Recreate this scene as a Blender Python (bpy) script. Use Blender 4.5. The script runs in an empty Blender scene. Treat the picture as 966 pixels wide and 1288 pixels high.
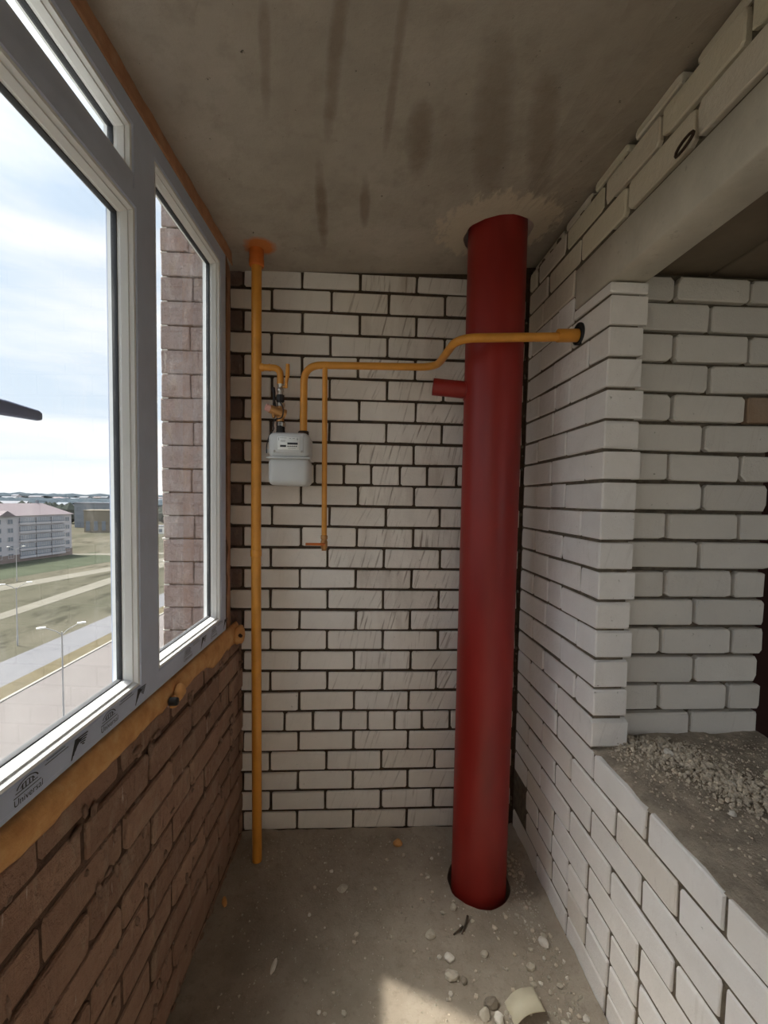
import bpy, bmesh, math, random
from mathutils import Vector, Matrix, noise as mnoise

random.seed(7)
S = bpy.context.scene
COL = S.collection

# ------------------------------------------------------------------ camera
W, H = 966, 1288
FPX, CX, CY = 551.53, 475.0, 655.9
cam_data = bpy.data.cameras.new('camera')
cam = bpy.data.objects.new('camera', cam_data)
COL.objects.link(cam)
cam_data.sensor_fit = 'AUTO'
cam_data.sensor_width = 36.0
cam_data.lens = FPX / H * 36.0
cam_data.shift_x = (W / 2 - CX) / H
cam_data.shift_y = (CY - H / 2) / H
cam_data.clip_start = 0.02
cam_data.clip_end = 8000
_p, _y, _r = 0.05072, 0.05180, -0.01673
fw = Vector((math.sin(_y) * math.cos(_p), math.cos(_y) * math.cos(_p), -math.sin(_p)))
rt = Vector((math.cos(_y), -math.sin(_y), 0))
dn = fw.cross(rt)
r2 = math.cos(_r) * rt + math.sin(_r) * dn
d2 = -math.sin(_r) * rt + math.cos(_r) * dn
M = Matrix.Identity(4)
for i in range(3):
    M[i][0] = r2[i]; M[i][1] = -d2[i]; M[i][2] = -fw[i]
M.translation = (0.2512, -2.0229, 1.585)
cam.matrix_world = M
S.camera = cam

# ------------------------------------------------------------------ exposure
S.view_settings.view_transform = 'Standard'
S.view_settings.look = 'None'
S.view_settings.gamma = 1.0
S.view_settings.use_curve_mapping = False
S.view_settings.exposure = 1.90
S.cycles.max_bounces = 14
S.cycles.diffuse_bounces = 8
S.cycles.transparent_max_bounces = 24
S.cycles.use_denoising = True


def lin(c):
    c = c / 255.0
    return c / 12.92 if c <= 0.04045 else ((c + 0.055) / 1.055) ** 2.4


def rgb(r, g, b):
    return (lin(r), lin(g), lin(b), 1.0)


# ------------------------------------------------------------------ node helper
class NT:
    def __init__(self, tree):
        self.t = tree

    def n(self, typ, **kw):
        nd = self.t.nodes.new(typ)
        for k, v in kw.items():
            setattr(nd, k, v)
        return nd

    def put(self, sock, v):
        if hasattr(v, 'is_output') or isinstance(v, bpy.types.NodeSocket):
            self.t.links.new(v, sock)
        else:
            sock.default_value = v

    def math(self, op, a, b=0.0, c=None, clamp=False):
        nd = self.n('ShaderNodeMath', operation=op)
        nd.use_clamp = clamp
        self.put(nd.inputs[0], a); self.put(nd.inputs[1], b)
        if c is not None:
            self.put(nd.inputs[2], c)
        return nd.outputs[0]

    def mix(self, f, a, b, mode='MIX'):
        nd = self.n('ShaderNodeMix', data_type='RGBA', blend_type=mode)
        self.put(nd.inputs[0], f); self.put(nd.inputs[6], a); self.put(nd.inputs[7], b)
        return nd.outputs[2]

    def noise(self, vec, scale, detail=4, rough=0.55, dist=0.0):
        nd = self.n('ShaderNodeTexNoise')
        if vec is not None:
            self.put(nd.inputs['Vector'], vec)
        nd.inputs['Scale'].default_value = scale
        nd.inputs['Detail'].default_value = detail
        nd.inputs['Roughness'].default_value = rough
        nd.inputs['Distortion'].default_value = dist
        return nd.outputs[0]

    def ramp(self, f, stops):
        nd = self.n('ShaderNodeValToRGB')
        cr = nd.color_ramp
        cr.elements[0].position = stops[0][0]; cr.elements[0].color = stops[0][1]
        cr.elements[1].position = stops[1][0]; cr.elements[1].color = stops[1][1]
        for p, c in stops[2:]:
            e = cr.elements.new(p); e.color = c
        self.put(nd.inputs[0], f)
        return nd.outputs[0]

    def rng(self, f, a, b, c=0.0, d=1.0):
        nd = self.n('ShaderNodeMapRange', clamp=True)
        self.put(nd.inputs[0], f)
        nd.inputs[1].default_value = a; nd.inputs[2].default_value = b
        nd.inputs[3].default_value = c; nd.inputs[4].default_value = d
        return nd.outputs[0]

    def pos(self):
        return self.n('ShaderNodeNewGeometry').outputs['Position']

    def obj(self):
        return self.n('ShaderNodeTexCoord').outputs['Object']

    def mapping(self, vec, scale=(1, 1, 1), rot=(0, 0, 0), loc=(0, 0, 0)):
        nd = self.n('ShaderNodeMapping')
        self.put(nd.inputs['Vector'], vec)
        nd.inputs['Scale'].default_value = scale
        nd.inputs['Rotation'].default_value = rot
        nd.inputs['Location'].default_value = loc
        return nd.outputs[0]

    def sep(self, vec):
        nd = self.n('ShaderNodeSeparateXYZ')
        self.put(nd.inputs[0], vec)
        return nd.outputs

    def comb(self, x, y, z):
        nd = self.n('ShaderNodeCombineXYZ')
        self.put(nd.inputs[0], x); self.put(nd.inputs[1], y); self.put(nd.inputs[2], z)
        return nd.outputs[0]

    def bump(self, h, strength=0.3, dist=0.01):
        nd = self.n('ShaderNodeBump')
        nd.inputs['Strength'].default_value = strength
        nd.inputs['Distance'].default_value = dist
        self.put(nd.inputs['Height'], h)
        return nd.outputs[0]


def new_mat(name):
    m = bpy.data.materials.new(name)
    m.use_nodes = True
    nt = m.node_tree
    nt.nodes.clear()
    k = NT(nt)
    out = k.n('ShaderNodeOutputMaterial')
    b = k.n('ShaderNodeBsdfPrincipled')
    nt.links.new(b.outputs[0], out.inputs[0])
    return m, k, b


def simple(name, col, rough=0.6, metal=0.0, var=0.12, scale=20, bump=0.1, bscale=120, spec=None, dirt=None):
    m, k, b = new_mat(name)
    p = k.obj()
    f = k.noise(p, scale, 5, 0.6)
    dark = tuple(c * (1 - var) for c in col[:3]) + (1,)
    lite = tuple(min(1, c * (1 + var)) for c in col[:3]) + (1,)
    c = k.ramp(f, [(0.3, dark), (0.7, lite)])
    if dirt:
        g = k.noise(p, dirt[1], 6, 0.65)
        c = k.mix(k.rng(g, dirt[2], dirt[2] + 0.12, 0, dirt[3]), c, dirt[0])
    k.put(b.inputs['Base Color'], c)
    b.inputs['Roughness'].default_value = rough
    b.inputs['Metallic'].default_value = metal
    if spec is not None:
        b.inputs['Specular IOR Level'].default_value = spec
    if bump:
        k.put(b.inputs['Normal'], k.bump(k.noise(p, bscale, 4), bump, 0.004))
    return m


# ------------------------------------------------------------------ sky + sun
world = bpy.data.worlds.new('sky')
S.world = world
world.use_nodes = True
wt = world.node_tree
wt.nodes.clear()
k = NT(wt)
wo = k.n('ShaderNodeOutputWorld')
bg = k.n('ShaderNodeBackground')
wt.links.new(bg.outputs[0], wo.inputs[0])
dirv = k.n('ShaderNodeTexCoord').outputs['Generated']
sx = k.sep(dirv)
elev = sx[2]
grad = k.ramp(k.rng(elev, -0.02, 1.0), [(0.0, (0.82, 0.85, 0.87, 1)), (0.05, (0.75, 0.80, 0.84, 1)), (0.16, (0.60, 0.69, 0.79, 1)), (0.45, (0.55, 0.66, 0.79, 1)), (1.0, (0.45, 0.60, 0.85, 1))])
zc = k.math('ADD', k.math('ABSOLUTE', elev), 0.12)
cv = k.comb(k.math('DIVIDE', sx[0], zc), k.math('DIVIDE', sx[1], zc), 0.0)
cl = k.noise(cv, 0.62, 7, 0.55, 0.3)
cl2 = k.noise(k.mapping(dirv, (1.2, 1.2, 9)), 2.2, 5, 0.5)
cm = k.math('ADD', k.math('MULTIPLY', cl, 0.55), k.math('MULTIPLY', cl2, 0.45))
cmask = k.rng(cm, 0.41, 0.60)
sky = k.mix(k.math('MULTIPLY', cmask, 0.9), grad, (0.88, 0.88, 0.89, 1))
# the sun's own aureole in thin cloud
SUN_AZ = Vector((-0.894, 0.447, 0)).normalized()
SUN_EL = math.radians(57)
sun_dir = Vector((SUN_AZ.x * math.cos(SUN_EL), SUN_AZ.y * math.cos(SUN_EL), math.sin(SUN_EL)))
dt = k.n('ShaderNodeVectorMath', operation='DOT_PRODUCT')
k.put(dt.inputs[0], dirv); dt.inputs[1].default_value = sun_dir
aur = k.math('POWER', k.math('MAXIMUM', dt.outputs['Value'], 0.0), 34.0)
sky = k.mix(k.math('MULTIPLY', aur, 1.0, clamp=True), sky, (28.0, 27.4, 26.0, 1))
k.put(bg.inputs[0], sky)
SKY_STRENGTH = 0.36
bg.inputs[1].default_value = SKY_STRENGTH

sun_d = bpy.data.lights.new('sun', 'SUN')
sun_d.energy = 1.35
sun_d.angle = math.radians(1.6)
sun_d.color = (1.0, 0.94, 0.84)
sun = bpy.data.objects.new('sun', sun_d)
sun.rotation_euler = (-sun_dir).to_track_quat('-Z', 'Y').to_euler()
sun.location = (-8, 6, 12)
COL.objects.link(sun)


# ------------------------------------------------------------------ object helpers
def tag(o, label=None, cat=None, group=None, kind=None):
    if label: o['label'] = label
    if cat: o['category'] = cat
    if group: o['group'] = group
    if kind: o['kind'] = kind
    return o


def link(name, me, mat=None, parent=None, loc=None, rot=None):
    if mat is not None and len(me.materials) == 0:
        me.materials.append(mat)
    o = bpy.data.objects.new(name, me)
    COL.objects.link(o)
    if parent is not None:
        o.parent = parent
    if loc is not None:
        o.location = loc
    if rot is not None:
        o.rotation_euler = rot
    return o


def empty(name, loc=(0, 0, 0), rotz=0.0):
    o = bpy.data.objects.new(name, None)
    COL.objects.link(o)
    o.location = loc
    o.rotation_euler = (0, 0, rotz)
    o.empty_display_size = 0.1
    return o


class MB:
    """collects shapes into one mesh"""

    def __init__(self):
        self.v = []; self.f = []; self.sm = []

    def add(self, vs, fs, smooth=False):
        b = len(self.v)
        self.v += [tuple(x) for x in vs]
        self.f += [tuple(i + b for i in f) for f in fs]
        self.sm += [smooth] * len(fs)
        return self

    def box(self, x0, x1, y0, y1, z0, z1):
        vs = [(x, y, z) for z in (z0, z1) for y in (y0, y1) for x in (x0, x1)]
        fs = [(0, 2, 3, 1), (4, 5, 7, 6), (0, 1, 5, 4), (2, 6, 7, 3), (0, 4, 6, 2), (1, 3, 7, 5)]
        return self.add(vs, fs)

    def bbox(self, x0, x1, y0, y1, z0, z1, b=0.004, seg=2):
        bm = bmesh.new()
        bmesh.ops.create_cube(bm, size=1.0)
        for v in bm.verts:
            v.co = Vector(((x0 + x1) / 2 + v.co.x * (x1 - x0), (y0 + y1) / 2 + v.co.y * (y1 - y0), (z0 + z1) / 2 + v.co.z * (z1 - z0)))
        bmesh.ops.bevel(bm, geom=list(bm.edges), offset=b, segments=seg, affect='EDGES', profile=0.5)
        return self.bm(bm, True)

    def bm(self, bm, smooth=False):
        bm.verts.index_update()
        self.add([v.co[:] for v in bm.verts], [[v.index for v in f.verts] for f in bm.faces], smooth)
        bm.free()
        return self

    def tube(self, pts, r, n=14, caps=True, smooth=True):
        pts = [Vector(p) for p in pts]
        rs = r if isinstance(r, (list, tuple)) else [r] * len(pts)
        t0 = (pts[1] - pts[0]).normalized()
        u = t0.orthogonal().normalized()
        rings = []
        for i, p in enumerate(pts):
            if i == 0: t = t0
            elif i == len(pts) - 1: t = (pts[i] - pts[i - 1]).normalized()
            else: t = ((pts[i + 1] - pts[i]).normalized() + (pts[i] - pts[i - 1]).normalized()).normalized()
            u = (u - t * u.dot(t)).normalized()
            w = t.cross(u)
            rings.append([p + (u * math.cos(a) + w * math.sin(a)) * rs[i] for a in [2 * math.pi * j / n for j in range(n)]])
        vs = [v for ring in rings for v in ring]
        fs = []
        for i in range(len(rings) - 1):
            for j in range(n):
                a = i * n + j; b = i * n + (j + 1) % n
                fs.append((a, b, b + n, a + n))
        self.add(vs, fs, smooth)
        if caps:
            self.add(rings[0], [tuple(reversed(range(n)))])
            self.add(rings[-1], [tuple(range(n))])
        return self

    def lathe(self, prof, center=(0, 0, 0), axis='z', n=24, smooth=True):
        vs = []; fs = []
        for r, h in prof:
            for j in range(n):
                a = 2 * math.pi * j / n
                c, s = r * math.cos(a), r * math.sin(a)
                if axis == 'z': q = (c, s, h)
                elif axis == 'x': q = (h, c, s)
                else: q = (c, -h, s)
                vs.append((q[0] + center[0], q[1] + center[1], q[2] + center[2]))
        for i in range(len(prof) - 1):
            for j in range(n):
                a = i * n + j; b = i * n + (j + 1) % n
                fs.append((a, b, b + n, a + n))
        return self.add(vs, fs, smooth)

    def mesh(self, name):
        me = bpy.data.meshes.new(name)
        me.from_pydata(self.v, [], self.f)
        me.polygons.foreach_set('use_smooth', self.sm)
        me.update()
        bm = bmesh.new(); bm.from_mesh(me)
        bmesh.ops.recalc_face_normals(bm, faces=list(bm.faces))
        bm.to_mesh(me); bm.free()
        return me

    def build(self, name, mat, parent=None, loc=None, rot=None):
        return link(name, self.mesh(name), mat, parent, loc, rot)


def fillet(pts, rad, n=7):
    pts = [Vector(p) for p in pts]
    out = [pts[0]]
    for i in range(1, len(pts) - 1):
        a, b, c = pts[i - 1], pts[i], pts[i + 1]
        u = (a - b); v = (c - b)
        d = min(rad, u.length * 0.49, v.length * 0.49)
        p0 = b + u.normalized() * d; p1 = b + v.normalized() * d
        for j in range(n + 1):
            t = j / n
            out.append(p0 * (1 - t) ** 2 + b * 2 * t * (1 - t) + p1 * t * t)
    out.append(pts[-1])
    return out


def text_mesh(body, size, depth=0.0):
    cu = bpy.data.curves.new('text', 'FONT')
    cu.body = body; cu.size = size; cu.extrude = depth
    cu.resolution_u = 3
    cu.align_x = 'CENTER'; cu.align_y = 'CENTER'
    o = bpy.data.objects.new('tmp_text', cu)
    COL.objects.link(o)
    bpy.context.view_layer.update()
    me = bpy.data.meshes.new_from_object(o.evaluated_get(bpy.context.evaluated_depsgraph_get()))
    bpy.data.objects.remove(o)
    bpy.data.curves.remove(cu)
    return me


# ------------------------------------------------------------------ materials
def brick_white():
    m, k, b = new_mat('silicate_brick')
    oi = k.n('ShaderNodeObjectInfo')
    p = k.pos()
    c = oi.outputs['Color']
    f = k.noise(p, 9, 5, 0.6)
    c = k.mix(k.rng(f, 0.35, 0.7, 0, 0.18), c, (0.56, 0.52, 0.47, 1), 'MIX')
    # scraped mortar streaks, only where the plasterer's wash ran down (alpha of the object colour gives the amount)
    ob = k.obj()
    rnd = oi.outputs['Random']
    st = k.n('ShaderNodeTexNoise')
    st.inputs['Scale'].default_value = 1.0; st.inputs['Detail'].default_value = 4
    sxyz = k.sep(p)
    skew = k.math('ADD', sxyz[0], k.math('MULTIPLY', sxyz[2], k.math('MULTIPLY_ADD', rnd, -0.5, -0.05)))
    k.put(st.inputs['Vector'], k.comb(k.math('MULTIPLY', skew, 75), k.math('MULTIPLY', sxyz[1], 75), k.math('ADD', k.math('MULTIPLY', sxyz[2], 5), k.math('MULTIPLY', rnd, 40))))
    streak = k.rng(st.outputs[0], 0.57, 0.70)
    sep = oi.outputs['Alpha']
    c = k.mix(k.math('MULTIPLY', streak, sep, clamp=True), c, (0.33, 0.27, 0.22, 1))
    wash = k.rng(k.noise(k.mapping(p, (9, 9, 2.2)), 1.0, 4, 0.6), 0.46, 0.66, 0, 0.55)
    c = k.mix(k.math('MULTIPLY', wash, k.rng(sep, 0.4, 1.0)), c, (0.46, 0.385, 0.325, 1))
    # pits
    pit = k.noise(p, 55, 3, 0.7)
    c = k.mix(k.rng(pit, 0.70, 0.76, 0, 0.75), c, (0.16, 0.13, 0.10, 1))
    k.put(b.inputs['Base Color'], c)
    b.inputs['Roughness'].default_value = 0.9
    b.inputs['Specular IOR Level'].default_value = 0.15
    h = k.math('ADD', k.math('MULTIPLY', k.noise(p, 28, 6, 0.6), 1.0), k.math('MULTIPLY', k.noise(p, 190, 3, 0.6), 0.35))
    h = k.math('SUBTRACT', h, k.math('MULTIPLY', streak, k.math('MULTIPLY', sep, 0.5)))
    h = k.math('SUBTRACT', h, k.rng(pit, 0.68, 0.76, 0, 0.8))
    k.put(b.inputs['Normal'], k.bump(h, 0.55, 0.006))
    return m


def brick_brown():
    m, k, b = new_mat('brown_brick')
    oi = k.n('ShaderNodeObjectInfo')
    p = k.pos()
    c = oi.outputs['Color']
    f = k.noise(p, 8, 6, 0.65)
    c = k.mix(k.rng(f, 0.3, 0.65, 0, 0.5), c, (0.25, 0.13, 0.09, 1))
    d = k.noise(k.mapping(p, (14, 14, 5)), 1.0, 6, 0.7, 0.6)
    c = k.mix(k.rng(d, 0.53, 0.68, 0, 0.6), c, (0.43, 0.33, 0.24, 1))
    w = k.noise(k.mapping(p, (45, 45, 9)), 1.0, 3, 0.6)
    c = k.mix(k.rng(w, 0.68, 0.74, 0, 0.55), c, (0.66, 0.58, 0.50, 1))
    k.put(b.inputs['Base Color'], c)
    b.inputs['Roughness'].default_value = 0.88
    b.inputs['Specular IOR Level'].default_value = 0.2
    h = k.math('ADD', k.noise(p, 22, 7, 0.65), k.math('MULTIPLY', d, 0.8))
    k.put(b.inputs['Normal'], k.bump(h, 1.0, 0.022))
    return m


def mortar(name, col, scale=30):
    m, k, b = new_mat(name)
    p = k.pos()
    f = k.noise(p, scale, 6, 0.7)
    c = k.ramp(f, [(0.3, tuple(x * 0.6 for x in col[:3]) + (1,)), (0.7, tuple(x * 1.3 for x in col[:3]) + (1,))])
    k.put(b.inputs['Base Color'], c)
    b.inputs['Roughness'].default_value = 0.95
    b.inputs['Specular IOR Level'].default_value = 0.1
    k.put(b.inputs['Normal'], k.bump(k.noise(p, 60, 7, 0.7), 1.0, 0.012))
    return m


def streak_mask(k, px, py, cx, cy, lx, ly, ang, wob):
    """soft elongated stain around (cx, cy)"""
    dx = k.math('SUBTRACT', px, cx); dy = k.math('SUBTRACT', py, cy)
    ca, sa = math.cos(ang), math.sin(ang)
    u = k.math('ADD', k.math('MULTIPLY', dx, ca / lx), k.math('MULTIPLY', dy, sa / lx))
    v = k.math('ADD', k.math('MULTIPLY', dx, -sa / ly), k.math('MULTIPLY', dy, ca / ly))
    d = k.math('ADD', k.math('MULTIPLY', u, u), k.math('MULTIPLY', v, v))
    d = k.math('ADD', d, wob)
    return k.rng(d, 0.25, 1.5, 1.0, 0.0)


def concrete_ceiling():
    m, k, b = new_mat('ceiling_concrete')
    p = k.pos()
    s = k.sep(p)
    f = k.noise(p, 2.2, 7, 0.6)
    c = k.ramp(f, [(0.3, rgb(152, 144, 133)), (0.55, rgb(173, 165, 153)), (0.75, rgb(188, 180, 168))])
    g = k.noise(p, 14, 6, 0.65)
    c = k.mix(k.rng(g, 0.5, 0.75, 0, 0.4), c, rgb(134, 124, 111))
    wob = k.math('MULTIPLY', k.math('SUBTRACT', k.noise(p, 9, 5, 0.6), 0.5), 2.4)
    for (cx, cy, lx, ly, ang, amt) in CEIL_STAINS:
        msk = streak_mask(k, s[0], s[1], cx, cy, lx, ly, ang, wob)
        c = k.mix(k.math('MULTIPLY', msk, amt), c, rgb(104, 86, 70))
    # pale plaster smeared round the flue
    dx = k.math('SUBTRACT', s[0], 0.775); dy = k.math('SUBTRACT', s[1], -0.33)
    d = k.math('SQRT', k.math('ADD', k.math('MULTIPLY', dx, dx), k.math('MULTIPLY', k.math('MULTIPLY', dy, dy), 1.3)))
    d = k.math('ADD', d, k.math('MULTIPLY', k.math('SUBTRACT', k.noise(k.mapping(p, (14, 6, 1)), 3.0, 4, 0.6), 0.5), 0.22))
    c = k.mix(k.rng(d, 0.205, 0.240, 0.8, 0.0), c, rgb(205, 194, 174))
    # rust ring round the yellow riser
    dx = k.math('SUBTRACT', s[0], -0.145); dy = k.math('SUBTRACT', s[1], -0.19)
    d = k.math('SQRT', k.math('ADD', k.math('MULTIPLY', dx, dx), k.math('MULTIPLY', dy, dy)))
    d = k.math('ADD', d, k.math('MULTIPLY', k.math('SUBTRACT', k.noise(p, 20, 4), 0.5), 0.05))
    c = k.mix(k.rng(d, 0.045, 0.07, 0.9, 0.0), c, rgb(205, 120, 50))
    pit = k.noise(p, 45, 3, 0.7)
    c = k.mix(k.rng(pit, 0.71, 0.75, 0, 0.8), c, rgb(50, 43, 36))
    k.put(b.inputs['Base Color'], c)
    b.inputs['Roughness'].default_value = 0.85
    b.inputs['Specular IOR Level'].default_value = 0.2
    h = k.math('ADD', k.noise(p, 6, 8, 0.65), k.math('MULTIPLY', k.rng(pit, 0.68, 0.76), -0.6))
    k.put(b.inputs['Normal'], k.bump(h, 0.4, 0.02))
    return m


CEIL_STAINS = [(0.12, -0.42, 0.20, 0.020, math.radians(92), 0.6), (0.19, -0.95, 0.22, 0.018, math.radians(98), 0.45),
               (0.27, -0.45, 0.13, 0.016, math.radians(90), 0.45), (0.33, -0.88, 0.20, 0.012, math.radians(92), 0.35),
               (0.42, -0.72, 0.13, 0.035, math.radians(84), 0.5), (0.62, -0.75, 0.30, 0.05, math.radians(75), 0.35),
               (0.78, -0.72, 0.22, 0.04, math.radians(70), 0.4), (0.03, -0.95, 0.15, 0.012, math.radians(100), 0.3)]


def concrete_floor():
    m, k, b = new_mat('dusty_floor')
    p = k.pos()
    f = k.noise(p, 2.6, 8, 0.62)
    c = k.ramp(f, [(0.3, rgb(138, 128, 114)), (0.5, rgb(162, 151, 136)), (0.72, rgb(180, 170, 155))])
    g = k.noise(p, 34, 6, 0.7)
    c = k.mix(k.rng(g, 0.52, 0.72, 0, 0.5), c, rgb(122, 112, 100))
    w = k.noise(p, 60, 4, 0.7)
    c = k.mix(k.rng(w, 0.66, 0.74, 0, 0.6), c, rgb(196, 187, 173))
    k.put(b.inputs['Base Color'], c)
    b.inputs['Roughness'].default_value = 0.95
    b.inputs['Specular IOR Level'].default_value = 0.1
    h = k.math('ADD', k.noise(p, 16, 8, 0.65), k.math('MULTIPLY', k.noise(p, 110, 4, 0.7), 0.4))
    k.put(b.inputs['Normal'], k.bump(h, 0.7, 0.012))
    return m


def foam_mat(dull=False):
    m, k, b = new_mat('dull_foam' if dull else 'mounting_foam')
    p = k.pos()
    f = k.noise(p, 18, 6, 0.6)
    c = k.ramp(f, [(0.3, rgb(190, 132, 74)), (0.55, rgb(212, 158, 98)), (0.8, rgb(226, 186, 132))])
    if dull:
        c = k.ramp(f, [(0.3, rgb(172, 122, 88)), (0.55, rgb(190, 142, 106)), (0.8, rgb(202, 164, 132))])
    k.put(b.inputs['Base Color'], c)
    b.inputs['Roughness'].default_value = 0.8
    k.put(b.inputs['Normal'], k.bump(k.noise(p, 70, 5, 0.6), 0.6, 0.006))
    return m


def glass_mat():
    m, k, b = new_mat('window_glass')
    nt = m.node_tree
    nt.nodes.remove(b)
    out = [n for n in nt.nodes if n.type == 'OUTPUT_MATERIAL'][0]
    tr = k.n('ShaderNodeBsdfTransparent'); tr.inputs[0].default_value = (0.97, 0.98, 0.975, 1)
    gl = k.n('ShaderNodeBsdfGlossy'); gl.inputs['Roughness'].default_value = 0.02
    gl.inputs[0].default_value = (0.9, 0.95, 1, 1)
    fr = k.n('ShaderNodeFresnel'); fr.inputs[0].default_value = 1.45
    ms = k.n('ShaderNodeMixShader')
    k.put(ms.inputs[0], k.math('MULTIPLY', fr.outputs[0], 0.8))
    nt.links.new(tr.outputs[0], ms.inputs[1]); nt.links.new(gl.outputs[0], ms.inputs[2])
    # dust and wiped smears
    df = k.n('ShaderNodeBsdfDiffuse'); df.inputs[0].default_value = (0.8, 0.8, 0.78, 1)
    tl = k.n('ShaderNodeBsdfTranslucent'); tl.inputs[0].default_value = (0.8, 0.8, 0.78, 1)
    ad = k.n('ShaderNodeMixShader'); ad.inputs[0].default_value = 0.5
    nt.links.new(df.outputs[0], ad.inputs[1]); nt.links.new(tl.outputs[0], ad.inputs[2])
    p = k.pos()
    sm = k.rng(k.noise(k.mapping(p, (4, 7, 3.2), (0.5, 0.2, 0)), 1.6, 6, 0.62, 1.2), 0.5, 0.8, 0.015, 0.16)
    m2 = k.n('ShaderNodeMixShader')
    k.put(m2.inputs[0], sm)
    nt.links.new(ms.outputs[0], m2.inputs[1]); nt.links.new(ad.outputs[0], m2.inputs[2])
    nt.links.new(m2.outputs[0], out.inputs[0])
    return m


def field_mat():
    m, k, b = new_mat('dry_field')
    p = k.pos()
    f = k.noise(k.mapping(p, (1, 0.5, 1)), 0.03, 8, 0.6)
    c = k.ramp(f, [(0.3, rgb(70, 71, 60)), (0.45, rgb(84, 82, 71)), (0.6, rgb(97, 93, 82)), (0.75, rgb(77, 76, 66))])
    g = k.noise(k.mapping(p, (1, 0.35, 1)), 0.3, 6, 0.7)
    c = k.mix(k.rng(g, 0.52, 0.64, 0, 0.75), c, rgb(54, 53, 45))
    k.put(b.inputs['Base Color'], c)
    b.inputs['Roughness'].default_value = 1.0
    b.inputs['Specular IOR Level'].default_value = 0.0
    return m


def red_paint():
    m, k, b = new_mat('red_primer')
    p = k.pos()
    f = k.noise(k.mapping(p, (8, 8, 2)), 1.0, 5, 0.6)
    c = k.ramp(f, [(0.3, rgb(128, 26, 20)), (0.6, rgb(146, 34, 27)), (0.8, rgb(154, 46, 38))])
    d = k.noise(p, 60, 4, 0.7)
    c = k.mix(k.rng(d, 0.70, 0.76, 0, 0.4), c, rgb(176, 110, 95))
    k.put(b.inputs['Base Color'], c)
    k.put(b.inputs['Roughness'], k.rng(f, 0.3, 0.7, 0.38, 0.5))
    k.put(b.inputs['Normal'], k.bump(k.noise(p, 90, 3), 0.08, 0.003))
    return m


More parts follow.
